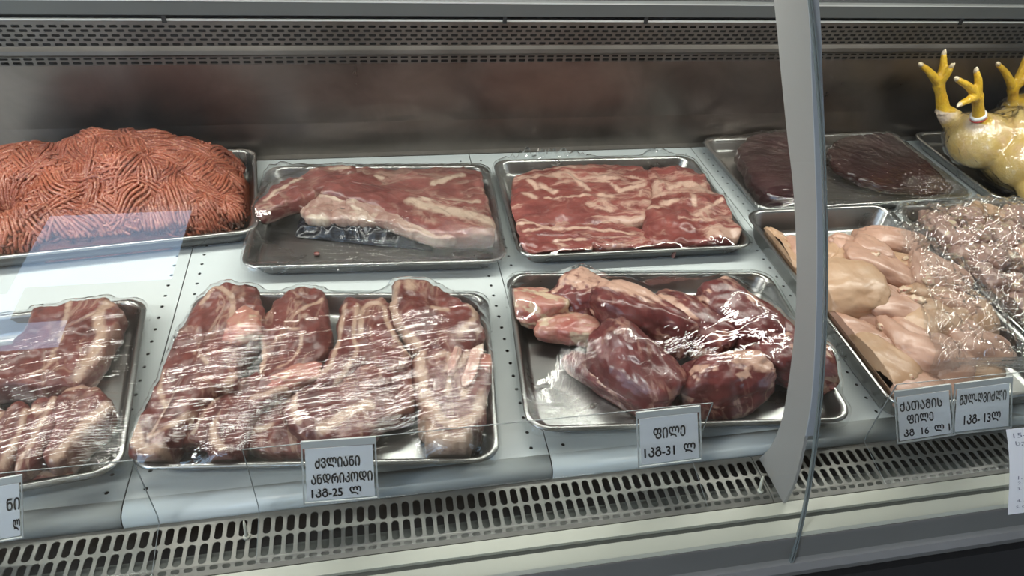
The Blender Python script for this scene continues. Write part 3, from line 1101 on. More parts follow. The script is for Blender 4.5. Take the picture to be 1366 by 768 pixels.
o = slab('steak', M['chop'], c2([(345, 45), (400, 40), (500, 90), (625, 175), (640, 250), (570, 320), (470, 300), (420, 300), (350, 230), (322, 165)]),
         .052, .008, 'steak', amp=.005, seed=5,
         fat=[(c2([(350, 50), (330, 150), (355, 225), (420, 290)]), .008), (c2([(385, 70), (395, 100)]), .012), (c2([(470, 170), (520, 175)]), .006), (c2([(560, 270), (620, 200), (600, 160)]), .006)], ztop=.055, grow=1.04)
tag(o, 'thick steak rising at the back right corner of the middle front tray', 'steak', grp)
o = slab('steak', M['chop'], c2([(400, 320), (450, 295), (540, 310), (640, 310), (682, 370), (672, 450), (650, 540), (610, 620), (540, 652), (455, 622), (420, 530), (400, 420)]),
         .048, .006, 'steak', amp=.004, seed=6, spine=c2([(530, 370), (540, 560)]),
         fat=[(c2([(425, 320), (430, 400), (440, 480), (500, 555), (560, 580), (620, 540), (645, 470)]), .0105), (c2([(430, 570), (450, 620), (530, 640), (600, 620)]), .020), (c2([(500, 330), (530, 320), (520, 380)]), .006), (c2([(590, 330), (560, 380)]), .006), (c2([(640, 320), (600, 400), (580, 480)]), .006), (c2([(530, 400), (520, 470)]), .004)], ztop=.050)
tag(o, 'steak with a broad U-shaped rind of fat at the front right of its tray', 'steak', grp)
o = slab('steak', M['chop'], c1([(300, 450), (400, 395), (480, 380), (440, 480), (380, 560), (330, 610), (240, 620), (200, 590)]), .024, .004, 'steak', amp=.006, seed=7, fat=[(c1([(250, 590), (330, 480), (430, 410)]), .003)], ztop=.024)
tag(o, 'dark low steak wedged in the gap between the two leftmost steaks', 'steak', grp)
o = slab('steak', M['chop'], c1([(420, 470), (560, 390), (690, 400), (760, 480), (740, 600), (640, 640), (480, 640), (400, 600)]), .024, .004, 'steak', amp=.006, seed=8, fat=[(c1([(560, 440), (590, 520), (610, 600)]), .005), (c1([(420, 590), (520, 560)]), .006)], ztop=.024)
tag(o, 'low steak with a thin white seam left of the marrow-spotted steak', 'steak', grp)
for cp, zz, dm, rt, sd, mk, lab in ((c1([(432, 225)])[0], .050, (.030, .022, .016), 60, 71, 'fat', 'pink knob of fat between the tops of the two leftmost steaks'),
                                (c1([(590, 395)])[0], .042, (.034, .014, .012), 10, 72, 'fat', 'ragged orange-pink fat across the second steak'),
                                (c2([(545, 350)])[0], .056, (.026, .007, .009), 70, 73, 'bone', 'pale rib bone end at the upper right of the U-shaped rind'),
                                (c2([(610, 370)])[0], .054, (.036, .008, .010), 68, 74, 'bone', 'longer pale rib bone near the right rim of the steak tray'),
                                (c2([(655, 370)])[0], .046, (.020, .012, .012), 80, 75, 'fat', 'fatty bone tip touching the right rim of the steak tray')):
    o = chunk('rib_bone' if mk == 'bone' else 'fat_trimming', M[mk], cp, zz, dm, rot=rt, seed=sd, fat=.2, sub=4, key='steak', lump=.25)
    tag(o, lab, 'bone' if mk == 'bone' else 'fat')
film('steak', M['film_streak'], 'cling film full of bright streaks over the bone-in steaks', ang=12, seed=1, ripple=.0016, iters=260)

# ------------------------------------------------------------------ tray of chops (front left)
c3 = lambda pts: S7(pts, 0, 380, 2.559)
grp = 'chops in the front left tray'
o = slab('chop', M['chop'], c3([(110, 60), (180, 70), (250, 52), (330, 40), (400, 62), (415, 120), (370, 200), (330, 270), (275, 330), (190, 350), (60, 350), (-60, 340), (-80, 250), (40, 200), (100, 120)]),
         .036, .005, 'chop', amp=.007, seed=11, spine=c3([(20, 270), (330, 110)]),
         fat=[(c3([(375, 70), (340, 120), (350, 180), (320, 240), (270, 310)]), .010), (c3([(240, 70), (230, 130), (210, 190)]), .006), (c3([(200, 230), (160, 290), (120, 320)]), .004), (c3([(120, 65), (240, 60)]), .003)], ztop=.036)
tag(o, 'large chop at the back of the left front tray, its fat edge to the right', 'chop', grp)
for k, (pts, fat, lab) in enumerate((
    ([(200, 370), (270, 335), (345, 345), (385, 385), (380, 430), (310, 500), (240, 570), (190, 610), (150, 590), (170, 480)],
     [([(380, 400), (330, 450), (260, 520), (190, 590)], .010), ([(200, 370), (300, 345)], .005)], 'chop with a thick pale fat edge, rightmost of the overlapping front row'),
    ([(110, 400), (180, 370), (215, 390), (200, 460), (150, 550), (100, 620), (55, 640), (50, 570), (90, 480)],
     [([(195, 380), (165, 440), (120, 530), (60, 620)], .005), ([(120, 430), (140, 440)], .008)], 'chop second from the right in the overlapping front row'),
    ([(30, 410), (90, 400), (110, 430), (90, 520), (40, 600), (-10, 655), (-40, 620), (-20, 500)],
     [([(95, 430), (70, 520), (10, 620)], .006)], 'chop third from the right in the overlapping front row'),
    ([(-70, 430), (0, 420), (20, 450), (-10, 540), (-60, 620), (-110, 640), (-130, 540)],
     [([(10, 440), (-20, 530), (-70, 610)], .006)], 'chop cut by the left picture edge in the overlapping front row'),
    ([(100, 645), (180, 625), (260, 640), (275, 665), (220, 690), (120, 700), (60, 690)],
     [([(120, 650), (260, 655)], .005)], 'thin chop tip poking out low at the front of the left tray'))):
    o = slab('chop', M['chop'], c3(pts), .040 if k < 4 else .016, .006, 'chop', amp=.005, seed=20 + k, fat=[(c3(p), w) for p, w in fat], ztop=.042 if k < 4 else .018, spine=None)
    tag(o, lab, 'chop', grp)
film('chop', M['film_streak'], 'cling film with fine streaks over the chops at the front left', ang=8, seed=2, ripple=.0014, iters=260)

# ------------------------------------------------------------------ tray of beef chunks (front, right of middle)
grp = 'beef chunks in the tray with the glass support'
for nm, args, kw, lab in (
    ('beef_chunk', (M['fat'], (712, 412), .030, (.042, .042, .028)), dict(rot=20, seed=31, fat=.42, fatsc=10), 'pale lump of fat trim at the left end of the beef chunk tray'),
    ('beef_chunk', (M['fat'], (756, 437), .026, (.045, .030, .024)), dict(rot=-20, seed=32, fat=.35, fatsc=10), 'fatty trim lying between the fat lump and the big front fillet'),
    ('beef_chunk', (M['dark'], (772, 402), .034, (.046, .042, .031)), dict(rot=30, seed=33, fat=.22, fatdir=(.3, .2, .8)), 'red beef chunk with fat on top, at the back left of its tray'),
    ('beef_chunk', (M['dark'], (848, 425), .046, (.088, .042, .040)), dict(rot=-42, tilt=(0, 6), seed=34, fat=.03, fatdir=(-.5, .6, .7)), 'long beef chunk in the middle of its tray, running back to front'),
    ('beef_chunk', (M['dark'], (842, 488), .042, (.070, .046, .042)), dict(rot=-52, tilt=(8, 16), seed=35, fat=0.0, p=12), 'largest dark beef chunk, cut face towards the front, left of the tag'),
    ('beef_chunk', (M['dark'], (800, 505), .020, (.060, .020, .018)), dict(rot=-48, seed=36, fat=.1), 'thin strip of beef tucked under the largest front chunk'),
    ('beef_chunk', (M['dark'], (925, 428), .040, (.070, .042, .036)), dict(rot=-55, seed=37, fat=.1, fatdir=(-.4, -.75, .45)), 'beef chunk with a fat edge right of the bright glare'),
    ('beef_chunk', (M['dark'], (992, 425), .050, (.085, .048, .045)), dict(rot=-58, tilt=(0, 5), seed=38, fat=.1), 'tall beef chunk at the back right of its tray, left of the support'),
    ('beef_chunk', (M['dark'], (968, 505), .040, (.068, .042, .040)), dict(rot=5, tilt=(0, -8), seed=39, fat=.12, fatdir=(.6, .1, .7)), 'beef chunk at the front right behind the two-line tag'),
    ('beef_chunk', (M['dark'], (1030, 470), .038, (.055, .042, .036)), dict(rot=-70, seed=40, fat=.12), 'beef chunk half hidden behind the grey glass support'),
    ('beef_chunk', (M['chop'], (1088, 486), .034, (.052, .026, .032)), dict(rot=-62, seed=41, fat=.25), 'paler beef piece showing right of the grey glass support'),
):
    o = chunk(nm, *args, key='chunk', **kw)
    tag(o, lab, 'beef chunk', grp)
film('chunk', M['film_soft'], 'smooth tight cling film with broad glare over the beef chunks', fan=(-.8, -.95, .5), seed=3, ripple=.0008, iters=700)

# ------------------------------------------------------------------ tray of beef slab on black plastic (back, second)
c4 = lambda pts: S7(pts, 310, 180, 3.595)
M['black_bag'] = mat_plain('black_bag', (0.010, 0.011, 0.016), .22, 0, .1, 20, .9, 60)
# crumpled black bag under the meat
V, F = [], []
P0, P1, P2_, P3 = (Q(*p, .012) for p in c4([(300, 470), (960, 540), (1000, 430), (330, 400)]))
ga, gb = 70, 26
for i in range(ga):
    for j in range(gb):
        u, w_ = i / (ga - 1), j / (gb - 1)
        p = (P0 * (1 - u) + P1 * u) * (1 - w_) + (P3 * (1 - u) + P2_ * u) * w_
        n3 = Vector((p[0] * 60, p[1] * 60, 1))
        z = .004 + (.022 * (w_ ** .6)) * min(1, u * 5, (1 - u) * 5) + .012 * (1 - abs(mnoise.noise(n3))) ** 2 * (w_ > .02) * min(1, w_ * 4)
        V.append((p[0], p[1], z))
F = [(i * gb + j, (i + 1) * gb + j, (i + 1) * gb + j + 1, i * gb + j + 1) for i in range(ga - 1) for j in range(gb - 1)]
o = mesh('black_plastic_sheet', V, F, M['black_bag'])
tag(o, 'crumpled black plastic sheet peeking out under the fatty beef slab', 'plastic sheet')
grp = 'beef pieces on the black plastic'
o = slab('beef_slab', M['slab'], c4([(430, 200), (600, 158), (900, 152), (1165, 158), (1215, 290), (1262, 455), (1120, 478), (980, 478), (860, 430), (760, 380), (640, 330), (500, 290), (400, 265)]),
         .036, .012, 'slab', amp=.005, seed=51, spine=c4([(560, 230), (1100, 350)]),
         fat=[(c4([(860, 330), (1000, 370), (1140, 400), (1240, 430)]), .016), (c4([(690, 205), (720, 212)]), .007), (c4([(960, 250), (1100, 200)]), .010), (c4([(900, 320), (1180, 330)]), .007)], ztop=.044)
tag(o, 'wide flat slab of beef with a pale fatty right half, on black plastic', 'beef slab', grp)
o = slab('beef_flank', M['slab'], c4([(150, 285), (240, 225), (400, 162), (560, 150), (600, 170), (540, 205), (470, 240), (400, 275), (330, 310), (240, 340), (140, 375), (105, 340)]),
         .030, .022, 'slab', amp=.006, seed=52, spine=c4([(190, 310), (500, 190)]), fat=[(c4([(470, 170), (560, 170)]), .006), (c4([(160, 320), (330, 220)]), .006)], ztop=.048)
tag(o, 'reddish flank flap folded over the left end of the beef slab', 'beef flank', grp)
o = slab('fat_strip', M['pale'], c4([(535, 290), (600, 275), (680, 290), (780, 345), (900, 405), (1030, 465), (1070, 490), (960, 490), (800, 440), (660, 390), (560, 335)]),
         .018, .024, 'slab', amp=.004, seed=53, spine=c4([(600, 320), (980, 480)]), fat=[(c4([(560, 300), (680, 310), (820, 390), (1000, 475)]), .010), (c4([(570, 340), (700, 420), (900, 490)]), .006)], ztop=.042)
tag(o, 'white rope-like strip of fat along the front of the beef slab', 'fat strip', grp)
o = slab('membrane_flap', M['pale'], c4([(330, 300), (400, 280), (530, 300), (580, 340), (690, 400), (640, 415), (520, 405), (400, 405), (345, 380)]),
         .020, .018, 'slab', amp=.006, seed=54, fat=[(c4([(420, 285), (520, 310)]), .010), (c4([(360, 390), (560, 430)]), .006)], ztop=.036)
tag(o, 'grey-pink membrane flap at the left front of the beef slab', 'meat flap', grp)
o = chunk('meat_scrap', M['beef'], c4([(405, 570)])[0], .006, (.005, .004, .003), seed=3, fat=.1, sub=3)
tag(o, 'tiny red meat scrap at the front edge of the beef slab tray', 'meat scrap')
film('slab', M['film_fan'], 'cling film fanning from its front right corner over the beef slab', fan=(.98, -.95, .3), seed=4, ripple=.0014, iters=420, corner_bunch=.012)

# ------------------------------------------------------------------ tray of rib meat (back, third)
c5 = lambda pts: S7(pts, 640, 170, 3.415)
grp = 'boneless rib meat in the back middle tray'
o = slab('rib_meat', M['rib'], c5([(160, 225), (310, 180), (440, 165), (640, 170), (760, 190), (790, 300), (760, 420), (600, 440), (400, 450), (200, 440), (135, 400), (145, 300)]),
         .034, .005, 'rib', amp=.006, seed=61,
         fat=[(c5([(220, 250), (262, 288)]), .007), (c5([(410, 225), (490, 295)]), .008), (c5([(520, 218), (565, 245)]), .006), (c5([(600, 268), (640, 298)]), .007), (c5([(280, 275), (340, 305)]), .009), (c5([(200, 310), (250, 330)]), .009), (c5([(545, 318), (600, 322)]), .009), (c5([(640, 300), (690, 285), (750, 265)]), .007), (c5([(690, 235), (750, 250)]), .007), (c5([(430, 330), (500, 320)]), .005), (c5([(300, 330), (420, 335)]), .004), (c5([(735, 290), (725, 330)]), .004), (c5([(330, 190), (430, 190)]), .006)], ztop=.034)
tag(o, 'slab of rib meat striped with pale rib beds, left half of its tray', 'rib meat', grp)
o = slab('rib_meat', M['rib'], c5([(755, 190), (860, 178), (960, 175), (1040, 240), (1120, 330), (1185, 440), (1165, 500), (960, 520), (770, 520), (745, 400), (790, 300)]),
         .036, .005, 'rib', amp=.008, seed=62,
         fat=[(c5([(860, 290), (940, 265), (1020, 285)]), .008), (c5([(930, 275), (1010, 280)]), .006), (c5([(830, 350), (890, 345)]), .009), (c5([(770, 380), (830, 370)]), .008), (c5([(965, 320), (975, 365)]), .007), (c5([(900, 430), (1060, 440)]), .004), (c5([(1000, 400), (1100, 340)]), .005)], ztop=.036)
tag(o, 'ragged trimmed rib meat with curled fat, right half of its tray', 'rib meat', grp)
o = slab('rib_meat', M['rib'], c5([(150, 440), (260, 420), (420, 430), (620, 440), (760, 470), (800, 520), (760, 555), (540, 545), (490, 570), (280, 570), (190, 545)]),
         .030, .005, 'rib', amp=.006, seed=63, spine=c5([(240, 500), (720, 520)]),
         fat=[(c5([(200, 480), (400, 470), (700, 500)]), .005), (c5([(160, 450), (300, 445)]), .005), (c5([(340, 530), (480, 520)]), .004)], ztop=.030)
tag(o, 'rolled flap of rib meat along the front edge of its tray', 'rib meat', grp)
o = chunk('meat_scrap', M['beef'], c5([(882, 575)])[0], .012, (.004, .004, .008), seed=5, fat=.1, sub=3)
tag(o, 'small red scrap hanging over the front rim of the rib meat tray', 'meat scrap')
film('rib', M['film_soft'], 'clear cling film over the rib meat, bunched along its back edge', ang=60, seed=5, ripple=.0012, iters=420, corner_bunch=.06)

# ------------------------------------------------------------------ liver tray
c6 = lambda pts: S7(pts, 960, 60, 2.559)
o = slab('liver', M['liver'], c6([(65, 350), (120, 305), (240, 300), (330, 330), (330, 450), (290, 525), (190, 525), (120, 470), (80, 400)]), .042, .004, 'liver', amp=.004, seed=71, ztop=.036)
tag(o, 'dark maroon liver at the left end of its tray, beside the glass support', 'liver', 'livers')
o = slab('liver', M['liver'], c6([(390, 330), (520, 278), (620, 300), (760, 400), (830, 465), (760, 495), (560, 480), (440, 440), (380, 390)]), .024, .004, 'liver', amp=.004, seed=72, ztop=.024)
tag(o, 'wide flat dark liver filling the right side of its tray', 'liver', 'livers')
film('liver', M['film_fan'], 'taut cling film streaked towards its front right corner over the liver', fan=(.99, -.9, .35), seed=6, ripple=.0008, iters=900, corner_bunch=.012)

# ------------------------------------------------------------------ chicken fillets
grp = 'chicken fillets'
FL = [  # photo point, height, half sizes, turn, tilt, material, label
    ((1188, 322), .052, (.062, .034, .024), -18, 'fillet', 'plump chicken fillet at the very back of its tray'),
    ((1166, 336), .060, (.036, .026, .020), -40, 'fillet', 'small fillet with a white fat blob near the back'),
    ((1128, 330), .046, (.050, .030, .022), 15, 'fillet', 'pale fillet at the back left, right beside the glass edge'),
    ((1122, 348), .050, (.052, .032, .024), 40, 'fillet2', 'tan fillet behind the biggest left fillet'),
    ((1178, 362), .052, (.070, .034, .024), -38, 'fillet', 'long fillet slanting across the middle of the heap'),
    ((1215, 356), .052, (.058, .026, .020), -40, 'fillet2', 'narrow tan fillet behind the middle of the heap'),
    ((1258, 372), .054, (.056, .036, .026), -25, 'fillet', 'fillet with a white fat tip at the right rear'),
    ((1137, 386), .062, (.058, .050, .030), 62, 'fillet2', 'biggest fillet, broad and leaning at the left of the heap'),
    ((1240, 392), .050, (.055, .028, .020), -20, 'fillet2', 'fillet with a yellow fat patch right of the middle'),
    ((1196, 410), .052, (.056, .038, .024), -35, 'fillet', 'rosy fillet in the middle of the heap'),
    ((1182, 432), .046, (.040, .022, .018), -55, 'fillet', 'small fillet with beaded fat in the centre'),
    ((1234, 428), .050, (.062, .038, .026), 0, 'fillet2', 'tan fillet towards the right, left of the crumpled plastic'),
    ((1272, 404), .048, (.048, .034, .024), 45, 'fillet', 'fillet whose right end slides under the crumpled plastic'),
    ((1138, 442), .044, (.064, .032, .022), -28, 'fillet', 'long low fillet along the left wall of the tray'),
    ((1226, 466), .050, (.060, .046, .028), -20, 'fillet', 'round smooth fillet at the front of the heap'),
    ((1200, 480), .046, (.056, .022, .018), -58, 'fillet', 'narrow tender strip between the two front fillets'),
    ((1168, 488), .044, (.062, .042, .026), -50, 'fillet2', 'yellowish fillet in the front left corner of the tray'),
    ((1030, 322), .040, (.040, .028, .020), -50, 'fillet2', 'fillet left of the glass support, upper of two'),
    ((1046, 345), .038, (.046, .028, .020), -60, 'fillet2', 'fillet left of the glass support, lower of two'),
    ((1080, 345), .040, (.055, .036, .024), -40, 'fillet', 'fillet hidden mostly behind the glass support'),
    ((1098, 400), .036, (.050, .034, .022), -60, 'fillet', 'fillet beside the left tray wall behind the glass edge'),
    ((1276, 440), .046, (.052, .036, .024), -30, 'fillet', 'fillet under the crumpled plastic at the right wall'),
    ((1258, 490), .044, (.054, .036, .024), 20, 'fillet', 'fillet under the crumpled plastic at the front right'),
    ((1296, 428), .050, (.050, .034, .024), 50, 'fillet2', 'fillet near the right wall, deep under the crumpled plastic'),
    ((1306, 466), .050, (.050, .034, .024), -15, 'fillet', 'fillet behind the 13 tag, under the folds of plastic'),
    ((1216, 520), .040, (.054, .036, .022), -10, 'fillet', 'fillet low at the front, right above the 16 tag'),
    ((1292, 494), .036, (.050, .034, .020), 10, 'fillet2', 'fillet at the front right corner, right above the 13 tag'),
]
for k, (cp, zc, dm, rt, mk, lab) in enumerate(FL):
    o = chunk('chicken_fillet', M[mk], cp, zc + .004, (dm[0] * 1.04, dm[1] * 1.2, dm[2] * .92), rot=rt, tilt=(random.Random(k).uniform(-12, 12), random.Random(k + 50).uniform(-8, 8)), seed=100 + k, key='fillet', planes=4, p=3.2, lump=.10, taper=.30, fat=-.12, fatsc=5, fine=.006, cleft=.20 * (k % 3 != 1))
    tag(o, lab, 'chicken fillet', grp)
# hidden-below layer so that the heap is carried
for k, cp in enumerate(((1120, 420), (1180, 400), (1230, 400), (1165, 460), (1225, 480), (1150, 350), (1200, 345), (1250, 440))):
    o = chunk('chicken_fillet', M['fillet'], cp, .018, (.055, .038, .020), rot=40 * k, seed=140 + k, key='fillet', planes=5, p=4, lump=.1, taper=.2, fat=-.2, fatsc=5, fine=.008)
    tag(o, 'chicken fillet in the bottom layer of the heap, showing only in the gaps', 'chicken fillet', grp)
# fat blobs on the fillets
for k, (cp, zc, s) in enumerate((((1166, 340), .080, .010), ((1206, 386), .074, .010), ((1238, 372), .076, .012), ((1176, 436), .066, .008), ((1214, 502), .066, .006), ((1222, 400), .072, .012), ((1208, 345), .072, .007))):
    o = chunk('fat_blob', M['fat'], cp, zc, (s, s * .7, s * .5), rot=30 * k, seed=160 + k, fat=.9, sub=3, lump=.4, key='fillet')
    tag(o, ['white fat blob on the small rear fillet', 'white fat at the tip of the long middle fillet', 'white fat curl on the right rear fillet', 'row of white fat on the central fillet',
            'small round fat bead at the front of the heap', 'yellow-white fat smear right of the middle fillet', 'tiny fat bead on the back fillet'][k], 'fat')

# ------------------------------------------------------------------ giblets and their plastic
grp = 'giblets under the crumpled plastic'
rs = random.Random(9)
GB = [((1245, 300), 'giblet'), ((1280, 290), 'giblet'), ((1315, 287), 'fillet2'), ((1350, 292), 'giblet'), ((1262, 325), 'giblet'), ((1300, 318), 'giblet'), ((1340, 322), 'giblet'),
      ((1290, 345), 'giblet'), ((1325, 350), 'giblet'), ((1360, 350), 'fillet'), ((1315, 378), 'giblet'), ((1350, 385), 'giblet'), ((1330, 412), 'fillet'), ((1362, 420), 'giblet'),
      ((1310, 430), 'giblet'), ((1345, 450), 'fillet2'), ((1300, 465), 'chop'), ((1330, 480), 'giblet'), ((1362, 470), 'fillet'), ((1345, 505), 'giblet')]
for k, (cp, mk) in enumerate(GB):
    s = rs.uniform(.85, 1.2)
    o = chunk('giblet', M[mk], cp, .040, (.040 * s, .028 * s, .026 * s), rot=rs.uniform(0, 180), seed=200 + k, key='giblet', planes=5, p=4, lump=.3, taper=.2, fat=.12, fatsc=8)
    row = ['back row', 'second row', 'middle', 'fourth row', 'front row'][min(4, k // 4)]
    tag(o, 'pale giblet in the %s of the right-hand tray, seen through plastic' % row, 'giblet', grp + ', ' + row)
for k in range(12):
    lx, ly = .03 + .05 * (k % 3), -.17 + .095 * (k // 3)
    o = chunk('giblet', M['giblet'], None, 0, (.038, .028, .026), rot=k * 47, seed=230 + k, key='giblet', planes=5, p=4, lump=.3, taper=.2, fat=.12, fatsc=8, at=(1.104 + lx, .733 + ly, .034))
    tag(o, 'pale giblet in the right half of its tray, at or past the right picture edge', 'giblet', grp + ', right half')
film('giblet', M['film_crumple'], 'heavily crumpled clear plastic spilling from the giblets over the fillets', ang=35, seed=7, ripple=.002, iters=60, crump=.012, slant=(-2.55, -1.05), nx=190, ny=120, extra=TRAYS['fillet']['items'], name='plastic_bag', group='crumpled plastic', cat='plastic bag', lift=.004)

# ------------------------------------------------------------------ whole chickens
mt, nt, N, L, B = new_mat('chicken_skin')
v = coords(nt)
a = nt.nodes.new('ShaderNodeAttribute'); a.attribute_name = 'yel'
sk = ramp(nt, noise_tex(nt, v, 22, 4), [(0.35, (0.56, 0.36, 0.09)), (0.65, (0.66, 0.48, 0.18))])
pk = ramp(nt, noise_tex(nt, v, 16, 4, .6, .5), [(0.50, 0.0), (0.66, 0.5)])
sk = mixc(nt, pk, sk, (0.66, 0.42, 0.30))
ft = ramp(nt, noise_tex(nt, v, 60, 4), [(0.35, (0.50, 0.28, 0.015)), (0.65, (0.66, 0.42, 0.03))])
kn = nt.nodes.new('ShaderNodeAttribute'); kn.attribute_name = 'pale'
base = mixc(nt, a.outputs['Fac'], sk, ft)
L.new(mixc(nt, kn.outputs['Fac'], base, (0.66, 0.52, 0.38)), B.inputs['Base Color'])
B.inputs['Roughness'].default_value = .38
B.inputs['Coat Weight'].default_value = .2
vor = nt.nodes.new('ShaderNodeTexVoronoi')
vor.inputs['Scale'].default_value = 260
L.new(v, vor.inputs['Vector'])
L.new(bump(nt, vor.outputs['Distance'], .35, .0025), B.inputs['Normal'])
M['skin'] = mt
M['band'] = mat_plain('leg_band_white', (0.75, 0.75, 0.72), .5)
M['band_red'] = mat_plain('leg_band_red', (0.55, 0.03, 0.03), .5)
M['claw'] = mat_plain('claw_horn', (0.66, 0.55, 0.38), .4)
M['bag'] = mat_film('bag_film', 20, 120, .6, .08, 1.8, .08, 40, 2.2, .003)


def blob_mesh(mb, c, dims, rot=(0, 0, 0), sub=3):
    D, F = ico(sub)
    R = np.array(Euler([math.radians(x) for x in rot], 'XYZ').to_matrix())
    mb.add((D * np.array(dims)) @ R.T + np.array(c), F)


def remesh(mb, voxel, smooth=4):
    me = bpy.data.meshes.new('tmp')
    me.from_pydata([tuple(v) for v in mb.V], [], mb.F)
    ob = bpy.data.objects.new('tmp', me)
    COL.objects.link(ob)
    r = ob.modifiers.new('r', 'REMESH')
    r.mode = 'VOXEL'
    r.voxel_size = voxel
    s = ob.modifiers.new('s', 'SMOOTH')
    s.factor = .5
    s.iterations = smooth
    dg = bpy.context.evaluated_depsgraph_get()
    ev = bpy.data.meshes.new_from_object(ob.evaluated_get(dg))
    V = np.array([v.co[:] for v in ev.vertices])
    F = [tuple(p.vertices) for p in ev.polygons]
    bpy.data.objects.remove(ob)
    bpy.data.meshes.remove(me)
    bpy.data.meshes.remove(ev)
    return V, F


def chicken(off, feet, label, ring=None, ankles=None):
    off = np.array(off)
    body = MB()
    C = np.array([1.302, 1.092, .080]) + off
    blob_mesh(body, C + [.018, 0, 0], (.096, .090, .078), (0, 0, 25))
    blob_mesh(body, C + [.005, -.035, .0], (.082, .072, .068), (0, 0, 10))       # breast towards the front
    blob_mesh(body, C + [-.072, .034, .010], (.054, .066, .058), (0, 0, 20))
    body.tube(spline([C + [-.010, .035, .072], C + [-.038, .0, .062], C + [-.052, -.035, .038]], 14, False), [.006 + .006 * math.sin(math.pi * i / 14) for i in range(len(spline([C, C + [1, 0, 0], C + [2, 0, 0]], 14, False)))], 8)          # left thigh
    blob_mesh(body, C + [.02, .060, .012], (.058, .055, .050))                        # right thigh
    blob_mesh(body, C + [-.015, -.098, -.030], (.042, .040, .034))                    # rump end
    legs = MB()
    chains = []
    for (knee, hock, toes) in feet:
        legs.tube(spline([knee, (knee * .45 + hock * .55), hock], 14, False), np.linspace(.034, .0150, 15)[:len(spline([knee, (knee * .45 + hock * .55), hock], 14, False))], 12)
        base = toes[0]
        shank = spline([hock, hock * .5 + base * .5 + np.array([.001, 0, 0]), base], 12, False)
        legs.tube(shank, np.interp(np.linspace(0, 1, len(shank)), [0, .15, .7, 1], [.0175, .0135, .0102, .0130]), 10)
        blob_mesh(legs, base, (.0105, .010, .012))
        chains.append(shank)
        for tp in toes[1:]:
            mid = base * .45 + tp * .55 + np.array([0, -.003, .003])
            T_ = spline([base, mid, tp], 10, False)
            legs.tube(T_, np.linspace(.0102, .0052, len(T_)), 8)
            chains.append(T_)
    allm = MB()
    allm.add(body.V, body.F)
    allm.add(legs.V, legs.F)
    V, F = remesh(allm, .0026, 3)
    d = np.full(len(V), 9.0)
    for ch in chains:
        for p in ch:
            d = np.minimum(d, np.linalg.norm(V - p, axis=1))
    yel = np.clip((.024 - d) / .003, 0, 1)
    pale = np.zeros(len(V))
    for (knee, hock, toes) in feet:
        dk = np.linalg.norm(V - hock, axis=1)
        pale = np.maximum(pale, np.clip((.030 - dk) / .01, 0, 1) * (V[:, 2] < hock[2] + .004))
    yel = yel * (1 - pale)
    nz = np.array([fbm(v[0] * 18, v[1] * 18, v[2] * 18, 3) for v in V])
    root = mesh('whole_chicken', V + np.c_[nz, nz, nz] * .0008, F, M['skin'], None, True, {'yel': yel, 'pale': pale})
    tag(root, label, 'chicken', 'whole chickens')
    for (knee, hock, toes) in feet:
        for tp in toes[1:]:
            dr = (tp - toes[0]) / np.linalg.norm(tp - toes[0])
            cl = MB()
            cl.tube([tp - dr * .003, tp + dr * .004 + np.array([0, -.001, 0]), tp + dr * .010 + np.array([0, -.003, -.001])], [.0052, .0040, .001], 8)
            cl.build('claw', M['claw'], root, True)
    if ring is not None:
        knee, hock, toes = feet[ring]
        p = hock * .72 + toes[0] * .28
        dr = (toes[0] - hock) / np.linalg.norm(toes[0] - hock)
        MB().tube([p - dr * .004, p + dr * .004], .0150, 16).build('leg_band', M['band'], root, True)
        MB().tube([p - dr * .0065, p - dr * .004], .0152, 16).build('leg_band_stripe', M['band_red'], root, True)
    # bag around the body
    D, Fi = ico(4)
    bv, bf = remesh(body, .005, 14)
    cen = bv.mean(0)
    nrm = bv - cen
    nrm /= np.linalg.norm(nrm, axis=1)[:, None]
    amp = np.array([(1 - abs(mnoise.noise(Vector((v[0] * 30, v[1] * 30, v[2] * 30))))) ** 2 for v in bv])
    bv2 = bv + nrm * (.003 + .007 * amp)[:, None]
    bv2[:, 2] = np.maximum(bv2[:, 2], .0042)
    fuv = np.stack([bv[:, 0] + bv[:, 2], bv[:, 1] - bv[:, 2] * .5, bv[:, 2]], 1)
    bag = mesh('plastic_bag', bv2, bf, M['bag'], None, True, {'fuv': fuv})
    return root, bag


def P3(px, py, y):
    return onY(px, py, y)


f1 = (P3(1262, 172, 1.20) * .5 + np.array([1.285, 1.150, .07]) * .5, P3(1258, 148, 1.19), [P3(1252, 112, 1.20), P3(1228, 86, 1.19), P3(1259, 71, 1.205), P3(1269, 88, 1.185)])
f2 = (np.array([1.365, 1.140, .10]), P3(1306, 164, 1.12), [P3(1303, 128, 1.12), P3(1276, 105, 1.11), P3(1302, 94, 1.125), P3(1280, 139, 1.10)])
root, bag = chicken((0, 0, 0), [f1, f2], 'front yellow whole chicken with a banded foot, legs up, at the right', ring=1)
tag(bag, 'clear plastic bag wrapped round the front whole chicken', 'plastic bag', 'chicken bags')
of = np.array([.190, .084, 0])
f3 = (np.array([1.400, 1.205, .10]), P3(1350, 146, 1.235), [P3(1351, 118, 1.235), P3(1331, 85, 1.225), P3(1368, 76, 1.24), P3(1377, 98, 1.22)])
f4 = (np.array([1.49, 1.225, .11]), P3(1398, 160, 1.235), [P3(1396, 132, 1.235), P3(1372, 122, 1.225), P3(1405, 100, 1.235), P3(1372, 138, 1.215)])
root, bag = chicken(of, [f3, f4], 'rear yellow whole chicken cut by the right picture edge', ring=None)
tag(bag, 'clear plastic bag wrapped round the rear whole chicken', 'plastic bag', 'chicken bags')

